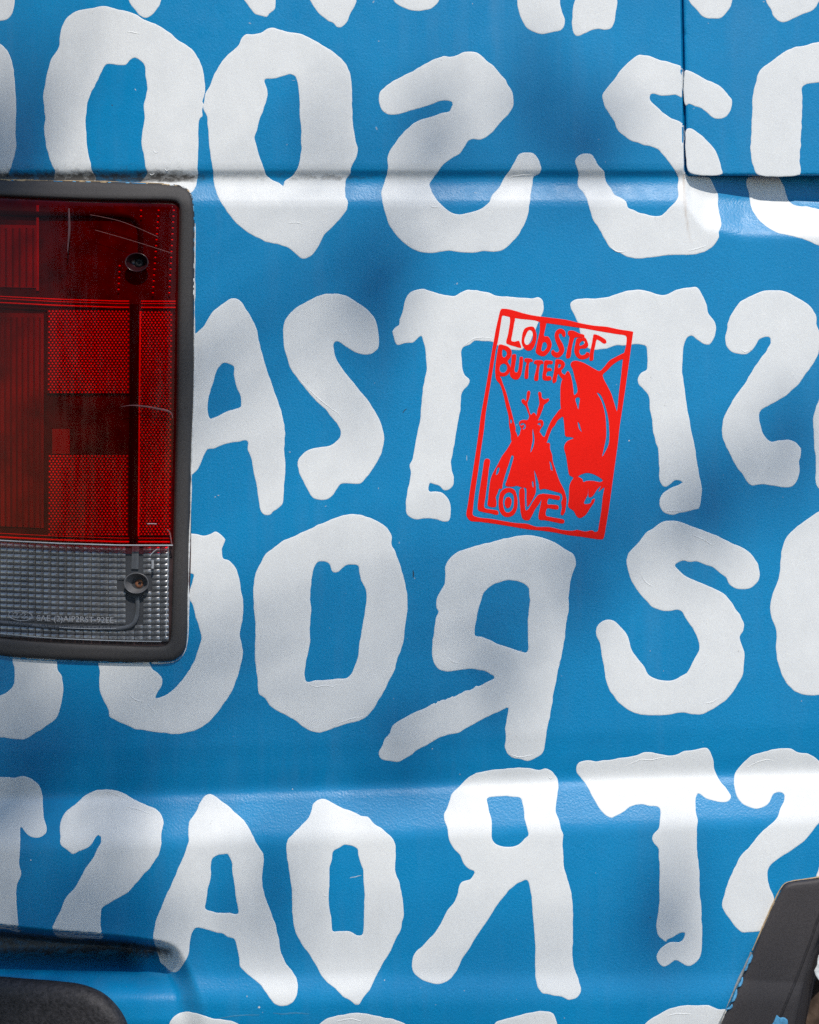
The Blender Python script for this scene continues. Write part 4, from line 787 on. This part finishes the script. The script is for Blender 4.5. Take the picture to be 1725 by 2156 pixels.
for pts in ([(880, 1185), (892, 1215), (865, 1290), (835, 1330), (815, 1390), (780, 1405), (815, 1310), (850, 1220)],
            [(760, 1475), (770, 1510), (742, 1590), (702, 1610), (728, 1540)],
            [(688, 1630), (695, 1690), (655, 1785), (618, 1800), (645, 1720), (668, 1650)],
            [(628, 1815), (636, 1855), (592, 1892), (552, 1885), (600, 1845)],
            [(1190, 1955), (1230, 1985), (1290, 1985), (1332, 2030), (1325, 2090), (1250, 2130), (1120, 2110), (1160, 2020)]):
    fill('paint_smear', [spline(Z3(*pts), 1.5, 0.4)], [], FA, [(0, 4.0), (0.6, 6.6), (2, 6.9)], M_CHIP_BLUE, arch, 3, fine=False)
fill('paint_smear', [spline(Z3((1664, 1400), (1692, 1340), (1720, 1200), (1760, 1180), (1790, 1300), (1760, 1540), (1705, 1500)), 1.5, 0.3)], [], lambda x, y: np.full(np.shape(x), -0.004), [(0, 0), (0.6, 2), (2, 2.2)], M_CHIP_WHITE, arch, 3, fine=False)

wheel = empty('wheel', (0.70, 0.14, 0.40), van)
def lathe(name, prof, n, mat, parent, loc):
    V = []; Fc = []
    for k in range(n):
        a_ = 2 * math.pi * k / n
        for y, r in prof: V.append((r * math.cos(a_), y, r * math.sin(a_)))
    m_ = len(prof)
    for k in range(n):
        for r in range(m_ - 1): Fc.append((k * m_ + r, k * m_ + r + 1, ((k + 1) % n) * m_ + r + 1, ((k + 1) % n) * m_ + r))
    return mesh(name, V, Fc, mat, parent)
tyre = lathe('tyre', [(-0.085, 0.21), (-0.105, 0.25), (-0.112, 0.31), (-0.10, 0.36), (-0.085, 0.381), (0, 0.387), (0.085, 0.381), (0.10, 0.36), (0.112, 0.31), (0.085, 0.21)], 120, M_TYRE, wheel, None)
bm = bpy.data.meshes.new('tread_block')
hx, hy, hz = 0.011, 0.030, 0.006
bv = [(sx * hx, sy * hy, z) for z in (-hz, hz) for sx, sy in ((-1, -1), (1, -1), (1, 1), (-1, 1))]
bm.from_pydata(bv, [], [(0, 3, 2, 1), (4, 5, 6, 7), (0, 1, 5, 4), (1, 2, 6, 5), (2, 3, 7, 6), (3, 0, 4, 7)]); bm.materials.append(M_TYRE)
for k in range(56):
    for row, yy in enumerate((-0.078, 0.0)):
        a_ = 2 * math.pi * (k + 0.5 * row) / 56
        if not (math.radians(95) < a_ < math.radians(215)): continue
        b = bpy.data.objects.new('tread_block', bm); col.objects.link(b); b.parent = tyre
        b.location = (0.389 * math.cos(a_), yy, 0.389 * math.sin(a_)); b.rotation_euler = (0, math.pi / 2 - a_, 0)
lathe('rim', [(-0.085, 0.205), (-0.06, 0.2), (-0.05, 0.17), (-0.07, 0.08), (-0.07, 0.001)], 48, simple('steel_rim', (0.35, 0.35, 0.35), 0.4, 0.5, 60, 0.2, 0.1), wheel, None)
# wheel-well liner behind the tyre
V = []; t = np.linspace(0.9, 1.35 * math.pi, 40)
for y in (0.0, 0.34):
    for a_ in t: V.append((0.70 + 0.47 * math.cos(a_), y, 0.42 + 0.47 * math.sin(a_)))
Fc = [(k, k + 1, 40 + k + 1, 40 + k) for k in range(39)]
V.append((0.70, 0.34, 0.42)); Fc += [(40 + k, 40 + k + 1, 80) for k in range(39)]
mesh('wheel_liner', V, Fc, M_LINER, van)

bump_out = spline([(-215, 2052), (-100, 2053), (0, 2056), (50, 2060), (117, 2065), (167, 2071), (200, 2081), (227, 2096), (247, 2115), (263, 2138), (272, 2160), (277, 2200), (278, 2260), (270, 2330), (255, 2380), (0, 2385), (-215, 2385)], 6)
bumper = fill('bumper', [bump_out], [], lambda x, y: F_body(x, np.full(np.shape(x), 1900.)) + 0.002, [(0, -22), (0.8, -8), (2.5, 0), (6, 5), (12, 9.5), (22, 13.5), (40, 16)], M_BUMPER, van, 12, fine=False)

# ------------------------------------------------------------------ the sticker
sticker = empty('sticker', tuple(to_world(1150., 1130., float(F_body(1150., 1130.)))))
sticker['label'] = 'red cut-out sticker of a lobster with hand-drawn words in a tilted rectangular frame'
sticker['category'] = 'sticker'
bpy.context.view_layer.update()
def S_(p): return spline(p, 2.2)
B_OUT = S_(V1((385, 100), (396, 79), (420, 76), (460, 80), (540, 100), (600, 118), (700, 140), (850, 160), (1000, 180), (1120, 208), (1250, 232), (1380, 245), (1500, 270), (1600, 285), (1622, 292), (1620, 312), (1600, 450), (1580, 600), (1560, 740), (1540, 880), (1510, 1080), (1495, 1180)) + V2((1480, 180), (1450, 400), (1420, 620), (1395, 800), (1370, 950), (1348, 1065), (1340, 1076), (1310, 1078), (1150, 1055), (1000, 1035), (900, 1015), (800, 1000), (650, 985), (500, 960), (350, 935), (200, 915), (110, 905), (85, 880), (72, 850), (85, 760), (110, 590), (140, 400), (170, 200), (195, 20)) + V1((205, 1080), (230, 940), (255, 800), (285, 620), (315, 440), (345, 270), (370, 160)))
B_IN = S_(V1((408, 142), (415, 141), (480, 155), (560, 170), (700, 185), (760, 200), (860, 215), (1000, 235), (1150, 258), (1300, 285), (1450, 310), (1552, 328), (1560, 340), (1555, 420), (1535, 500), (1525, 560), (1510, 700), (1490, 860), (1475, 1010), (1460, 1100)) + V2((1430, 100), (1400, 300), (1370, 480), (1355, 600), (1340, 680), (1325, 820), (1305, 940), (1292, 1002), (1265, 1010), (1240, 995), (1180, 1005), (1100, 990), (1060, 998), (960, 990), (850, 965), (720, 960), (640, 935), (520, 925), (400, 905), (280, 885), (190, 875), (133, 852), (133, 800), (150, 650), (180, 450), (210, 230), (235, 60)) + V1((250, 1060), (275, 900), (300, 750), (330, 560), (345, 460), (365, 380), (385, 260)))
FR = [(0, 0.29), (0.8, 0.33)]
def st(name, adds, cuts=(), islands=(), excl=(), label=None, cons=None):
    o = fill(name, adds, list(cuts), F_body, FR, M_RED_STICKER, None, 9, islands=list(islands), excl=list(excl), cons=cons, smooth=False)
    o.parent = sticker; o.matrix_parent_inverse = sticker.matrix_world.inverted()
    if label: o['label'] = label
    return o
st('border', [B_OUT], [B_IN])
class RIM: pass
frame_excl = [np.concatenate([B_OUT, B_OUT[:1], B_IN[:1], B_IN[::-1]])]   # the red ring itself as one keyholed polygon
def letter_s(outer, holes=(), isl=(), lab=None):
    return st('lettering', [S_(outer)], [S_(h) for h in holes], [S_(h) for h in isl], frame_excl, lab, [B_IN])
letter_s(V1((478, 150), (522, 160), (515, 220), (500, 310), (492, 375), (520, 382), (560, 375), (572, 400), (580, 440), (530, 430), (470, 412), (445, 400), (442, 380), (455, 330), (468, 260), (478, 190)))
letter_s(V1((595, 300), (615, 260), (655, 243), (695, 245), (718, 290), (725, 330), (715, 390), (695, 440), (665, 465), (630, 462), (600, 430), (585, 390), (588, 340)), [V1((622, 330), (640, 290), (660, 275), (680, 285), (690, 320), (682, 370), (655, 405), (630, 412), (612, 390), (612, 355))])
letter_s(V1((762, 190), (812, 200), (805, 260), (795, 330), (830, 335), (855, 370), (865, 410), (850, 460), (820, 500), (790, 518), (740, 505), (718, 480), (725, 420), (740, 350), (755, 280)), [V1((785, 390), (805, 385), (822, 410), (815, 445), (785, 472), (770, 465), (775, 420))])
letter_s(V1((985, 340), (965, 330), (955, 308), (935, 310), (932, 335), (945, 365), (970, 410), (982, 460), (962, 505), (925, 530), (890, 525), (865, 500), (860, 475), (878, 458), (898, 478), (922, 482), (935, 460), (920, 420), (900, 370), (893, 320), (908, 280), (945, 262), (980, 275), (994, 310)))
letter_s(V1((1020, 285), (1060, 280), (1120, 305), (1165, 320), (1170, 340), (1130, 345), (1080, 345), (1065, 380), (1050, 450), (1035, 530), (1005, 538), (998, 520), (1010, 450), (1025, 380), (1030, 335), (1015, 315)))
letter_s(V1((1085, 400), (1100, 352), (1140, 348), (1175, 345), (1200, 390), (1205, 420), (1180, 445), (1130, 450), (1120, 480), (1140, 508), (1175, 500), (1190, 480), (1215, 490), (1210, 525), (1170, 545), (1130, 545), (1095, 520), (1075, 470)), [V1((1125, 400), (1150, 375), (1172, 385), (1165, 405), (1125, 420))])
letter_s(V1((1255, 315), (1290, 320), (1330, 340), (1370, 370), (1372, 395), (1350, 402), (1310, 375), (1285, 365), (1270, 420), (1255, 490), (1248, 555), (1220, 558), (1215, 540), (1225, 460), (1240, 390), (1248, 340)))
letter_s(V1((378, 410), (420, 415), (460, 430), (490, 465), (490, 510), (465, 550), (455, 565), (478, 610), (475, 660), (455, 690), (420, 705), (370, 700), (345, 690), (340, 650), (348, 560), (360, 480)), [V1((410, 455), (440, 470), (448, 500), (425, 530), (408, 520)), V1((390, 600), (420, 585), (445, 600), (450, 640), (425, 670), (390, 665), (380, 640))])
letter_s(V1((498, 505), (530, 500), (535, 530), (525, 600), (520, 660), (540, 670), (555, 640), (565, 560), (570, 525), (595, 525), (598, 560), (590, 640), (575, 700), (550, 732), (510, 730), (480, 700), (477, 650), (490, 570)))
letter_s(V1((615, 540), (680, 545), (690, 565), (660, 575), (650, 640), (642, 725), (615, 725), (612, 700), (622, 620), (630, 575), (612, 565)))
letter_s(V1((705, 560), (780, 560), (788, 585), (760, 595), (745, 660), (735, 745), (705, 742), (702, 720), (718, 650), (725, 595), (700, 585)))
letter_s(V1((800, 560), (850, 558), (875, 568), (870, 590), (830, 595), (822, 625), (860, 630), (865, 652), (825, 660), (815, 700), (855, 705), (862, 735), (820, 745), (785, 735), (778, 705), (790, 630)))
letter_s(V1((905, 548), (960, 555), (988, 585), (980, 620), (955, 650), (965, 680), (985, 690), (965, 728), (940, 700), (925, 680), (915, 710), (905, 755), (880, 768), (872, 745), (885, 670), (895, 600)), [V1((930, 590), (950, 595), (945, 620), (925, 628))])
L2 = V2((245, 335), (270, 328), (290, 340), (280, 430), (265, 560), (250, 680), (242, 785), (300, 800), (365, 815), (368, 845), (350, 850), (290, 835), (230, 825), (185, 810), (178, 795), (185, 690), (205, 560), (225, 430))
O2 = V2((375, 700), (390, 640), (430, 605), (480, 600), (520, 620), (540, 670), (548, 730), (540, 800), (510, 850), (465, 870), (420, 862), (385, 820), (372, 760))
VV2 = V2((570, 610), (600, 600), (612, 620), (615, 720), (625, 810), (645, 800), (690, 730), (740, 665), (768, 658), (768, 705), (745, 750), (710, 800), (680, 860), (650, 900), (600, 890), (580, 840), (570, 750), (562, 660))
E2 = V2((770, 657), (800, 655), (880, 665), (940, 680), (935, 710), (880, 705), (835, 700), (825, 750), (870, 755), (925, 765), (925, 798), (870, 795), (825, 790), (810, 855), (880, 875), (980, 900), (980, 925), (960, 930), (880, 915), (800, 900), (750, 895), (742, 870), (755, 790), (769, 720))
letter_s(L2)
letter_s(O2, [V2((412, 720), (430, 660), (470, 640), (505, 660), (515, 720), (505, 790), (475, 825), (440, 825), (420, 790))], [V2((430, 720), (445, 690), (470, 685), (490, 710), (490, 745), (475, 780), (450, 788), (432, 765))])
letter_s(VV2); letter_s(E2)
BODY = S_(V1((640, 845), (655, 838), (665, 850), (655, 910), (640, 955), (650, 1000), (672, 1062), (690, 1045), (700, 1042), (715, 1055), (722, 1072), (735, 1010), (750, 960), (745, 900), (740, 855), (755, 848), (768, 860), (775, 905), (800, 918), (835, 910), (842, 925), (820, 950), (795, 968), (785, 1000), (765, 1050), (745, 1095), (735, 1115), (770, 1108), (788, 1132), (785, 1160), (765, 1190), (752, 1225)) + V2((758, 85), (775, 112), (795, 132), (815, 178), (845, 185), (850, 240), (868, 290), (875, 350), (900, 430), (940, 540), (980, 620), (1000, 690), (1002, 720), (985, 830), (965, 855), (950, 845), (960, 780), (953, 735), (965, 700), (955, 655), (900, 635), (830, 615), (790, 608), (755, 615), (745, 560), (725, 490), (702, 435), (710, 510), (718, 590), (715, 645), (680, 720), (640, 775), (632, 700), (625, 600), (590, 597), (540, 580), (500, 588), (437, 578), (455, 510), (480, 430), (510, 300), (497, 295), (465, 380), (435, 470), (410, 560), (400, 612), (380, 605), (360, 650), (345, 690), (350, 720), (345, 775), (272, 765), (275, 700), (285, 600), (300, 510), (330, 440), (370, 370), (400, 310), (450, 240), (490, 170), (497, 150), (520, 155), (545, 132), (570, 95)) + V1((572, 1220), (580, 1190), (565, 1160), (562, 1130), (585, 1112), (615, 1110), (640, 1110), (655, 1075), (640, 1030), (620, 980), (590, 950), (585, 925), (605, 915), (625, 935), (632, 890)))
ARM_L = S_(V1((345, 685), (385, 708), (410, 770), (440, 850), (465, 940), (490, 1030), (510, 1110), (530, 1200)) + V2((525, 60), (548, 130), (520, 165), (490, 158), (485, 100), (470, 20)) + V1((465, 1080), (440, 980), (415, 870), (385, 780), (350, 735)))
ARM_R = S_(V1((1000, 985), (945, 1008), (905, 1055), (860, 1120), (825, 1195), (800, 1262)) + V2((790, 128), (815, 178), (840, 115), (870, 45)) + V1((890, 1165), (920, 1115), (960, 1082), (990, 1072)))
CLAW = S_(V1((1040, 595), (1055, 568), (1090, 560), (1150, 575), (1210, 605), (1270, 640), (1310, 655), (1350, 620), (1400, 560), (1460, 525), (1530, 490), (1560, 480), (1560, 540), (1520, 545), (1440, 590), (1380, 650), (1340, 690), (1345, 720), (1385, 800), (1420, 870), (1445, 950), (1474, 1030), (1490, 1020)) + V2((1470, 100), (1440, 350), (1400, 600), (1352, 596), (1300, 635), (1310, 610), (1322, 580), (1290, 610), (1240, 680), (1212, 686), (1205, 600), (1200, 660), (1165, 745), (1225, 742), (1240, 710), (1265, 700), (1260, 730), (1220, 790), (1180, 850), (1125, 880), (1095, 860), (1070, 815), (1020, 775), (1025, 700), (1030, 580), (1045, 540), (1065, 505), (1030, 480), (1015, 410), (1000, 310), (980, 230), (985, 200), (1010, 165), (1070, 137), (1040, 127), (995, 120), (985, 60), (980, 0)) + V1((975, 1100), (965, 1060), (950, 1000), (945, 900), (950, 780), (965, 730), (988, 690), (1015, 655), (1035, 680), (1055, 750), (1065, 820), (1075, 878), (1103, 850), (1100, 795), (1080, 720), (1060, 640)))
cuts = [V1((478, 1105), (492, 1105), (495, 1135), (485, 1145)), V2((690, 50), (700, 100), (705, 160), (690, 230), (668, 272), (675, 220), (688, 150), (685, 90)), V1((572, 1150), (600, 1138), (624, 1155), (620, 1187), (600, 1200), (596, 1188), (610, 1172), (605, 1152), (580, 1162)), V1((733, 1147), (755, 1136), (764, 1155), (758, 1174), (752, 1155), (738, 1157)), V2((365, 410), (380, 410), (365, 470), (348, 480), (350, 450)), V2((684, 535), (693, 540), (696, 595), (687, 590)), V2((846, 350), (856, 360), (874, 440), (861, 435), (849, 390)), V1((1085, 915), (1105, 898), (1125, 905), (1120, 960), (1112, 1010), (1098, 970)), V1((1108, 1125), (1125, 1150), (1135, 1190), (1145, 1222), (1120, 1195), (1110, 1160)), V1((1285, 855), (1315, 870), (1350, 940), (1375, 1020), (1395, 1120), (1400, 1200)) + V2((1402, 100), (1395, 190), (1365, 260), (1335, 308), (1350, 230), (1370, 130), (1370, 20)) + V1((1368, 1120), (1353, 1020), (1320, 920)), V2((1110, 495), (1150, 470), (1200, 460), (1260, 475), (1320, 510), (1340, 530), (1320, 545), (1250, 535), (1190, 535), (1160, 545), (1150, 520), (1130, 505))]
RC = S_(V1((905, 548), (960, 555), (988, 585), (980, 620), (955, 650), (965, 680), (985, 690), (965, 728), (940, 700), (925, 680), (915, 710), (905, 755), (880, 768), (872, 745), (885, 670), (895, 600)))
BC = S_(V1((378, 410), (420, 415), (460, 430), (490, 465), (490, 510), (465, 550), (455, 565), (478, 610), (475, 660), (455, 690), (420, 705), (370, 700), (345, 690), (340, 650), (348, 560), (360, 480)))
st('lobster_drawing', [BODY, ARM_L, ARM_R, CLAW], [S_(c) for c in cuts], excl=frame_excl + [RC, BC], cons=[B_IN, RC, BC])

# ------------------------------------------------------------------ unseen tree: leaves dapple the van's side, crown added to dim sky light
tree = empty('tree', (-2.4, -4.6, 0))
tree['label'] = 'leafy street tree standing opposite the van, shading its side'
tree['category'] = 'tree'
TD = 7.0
def sun_point(px, py, d): 
    p = np.array([(px - 862.5) * SC, 0.0, ZC + (1078 - py) * SC]); return p + LDIR * d
ex = np.array([1.0, 0, 0]); ex -= LDIR * ex.dot(LDIR); ex /= np.linalg.norm(ex); ez = np.cross(LDIR, ex); ez = ez if ez[2] > 0 else -ez
spots = [  # where the shade falls on the panel: centre, half-widths, tilt in degrees, leaves
    (-30, 240, 120, 260, 0, 22), (60, 40, 130, 60, 0, 5),
    (1140, 215, 200, 60, -22, 11), (1240, 320, 60, 90, 0, 4), (960, 260, 80, 60, 0, 2),
    (690, 260, 60, 100, 0, 4), (820, 585, 70, 60, 0, 4), (785, 770, 45, 140, 0, 4),
    (10, 1440, 130, 200, 0, 25), (110, 1590, 220, 60, 0, 12), (400, 1610, 180, 40, 0, 3),
    (1205, 1270, 50, 150, 0, 6), (1090, 1440, 110, 50, 35, 5), (880, 1570, 160, 50, 25, 9),
    (1680, 950, 130, 50, 30, 6), (1490, 1070, 150, 45, 30, 6), (1340, 1160, 110, 40, 15, 3),
    (565, 1850, 55, 170, 0, 5), (0, 1850, 140, 180, 0, 22), (300, 1900, 170, 110, 0, 4), (120, 2000, 240, 40, 0, 10),
    (1350, 1960, 120, 80, 0, 3), (1590, 2110, 120, 50, 0, 3)]
lr = np.random.default_rng(11)
LV, LF = [], []; twig_ends = []
def add_leaf(c, size):
    d = lr.normal(size=3); d /= np.linalg.norm(d); n_ = lr.normal(size=3) + LDIR * 1.2; n_ -= d * n_.dot(d); n_ /= np.linalg.norm(n_); s = np.cross(d, n_)
    b0 = len(LV); L_ = size
    prof = [(-.5, .02), (-.3, .24), (0, .32), (.28, .2), (.5, .0)]
    for t_, w_ in prof:
        LV.append(c + d * t_ * L_ + s * w_ * L_ + n_ * .06 * L_); LV.append(c + d * t_ * L_ - n_ * (.05 + .12 * t_ * t_) * L_); LV.append(c + d * t_ * L_ - s * w_ * L_ + n_ * .06 * L_)
    for k in range(4):
        for q in (0, 1): LF.append((b0 + k * 3 + q, b0 + k * 3 + q + 1, b0 + (k + 1) * 3 + q + 1, b0 + (k + 1) * 3 + q))
for cx, cy, hw, hh, tilt, n in spots:
    n = max(2, int(round(n * 0.62)))
    ca, sa = math.cos(math.radians(tilt)), math.sin(math.radians(tilt)); base = TD + lr.uniform(-.4, .6)
    for k in range(n):
        while True:
            u, v = lr.uniform(-1, 1, 2)
            if u * u + v * v < 1: break
        px_ = cx + u * hw * ca - v * hh * sa * 1; py_ = cy - u * hw * sa - v * hh * ca
        add_leaf(sun_point(px_, py_, base + lr.uniform(-.25, .25)), lr.uniform(.045, .075))
    twig_ends.append(sun_point(cx, cy, base))
# rest of the crown, off the sun's path, added to dim sky and reflections
k = 0
while k < 15000:
    c = np.array([-2.6, -4.7, 3.4]) + np.clip(lr.normal(size=3), -2.1, 2.1) * np.array([1.35, .8, 1.5])
    rel = c - np.array([0, 0, ZC]); t_ = rel.dot(LDIR); off_ = rel - LDIR * t_
    if (abs(off_.dot(ex)) < 0.6 and abs(off_.dot(ez)) < 0.75) or c[2] < .3: continue
    add_leaf(c, lr.uniform(.10, .18)); k += 1
crown = mesh('crown', np.array(LV), LF, M_LEAF, None, smooth=False); crown.parent = tree; crown['kind'] = 'stuff'
bpy.context.view_layer.update(); crown.matrix_parent_inverse = tree.matrix_world.inverted()
def limb(pts, r0, r1, name='limb'):
    P = spline(pts, .12, 0, closed=False); n = len(P); V = []; Fc = []
    tg = np.gradient(P, axis=0); tg /= np.linalg.norm(tg, axis=1)[:, None]
    for k in range(n):
        a0 = np.cross(tg[k], [0.3, 1, .1]); a0 /= np.linalg.norm(a0); b0 = np.cross(tg[k], a0); r = r0 + (r1 - r0) * k / (n - 1)
        for s in range(8): V.append(P[k] + r * (math.cos(s * math.pi / 4) * a0 + math.sin(s * math.pi / 4) * b0))
    for k in range(n - 1):
        for s in range(8): Fc.append((k * 8 + s, k * 8 + (s + 1) % 8, (k + 1) * 8 + (s + 1) % 8, (k + 1) * 8 + s))
    o = mesh(name, V, Fc, M_BARK, None); o.parent = tree; o.matrix_parent_inverse = tree.matrix_world.inverted(); return o
limb([(-2.4, -4.6, 0), (-2.45, -4.6, 1.2), (-2.5, -4.65, 2.6), (-2.4, -4.6, 4.2), (-2.2, -4.5, 5.4)], .17, .06, 'trunk')
hub = np.array([-0.55, -4.6, 6.0])
limb([(-2.45, -4.65, 3.4), (-1.7, -4.5, 4.7), tuple(hub)], .06, .02)
limb([(-2.5, -4.65, 2.8), (-3.3, -4.8, 3.8), (-3.9, -4.9, 5.0)], .06, .02)
for e in twig_ends:
    mid = hub * .5 + e * .5 + np.array([0, 0, .12]) + lr.normal(size=3) * .08
    limb([tuple(hub), tuple(mid), tuple(e)], .010, .003, 'twig')
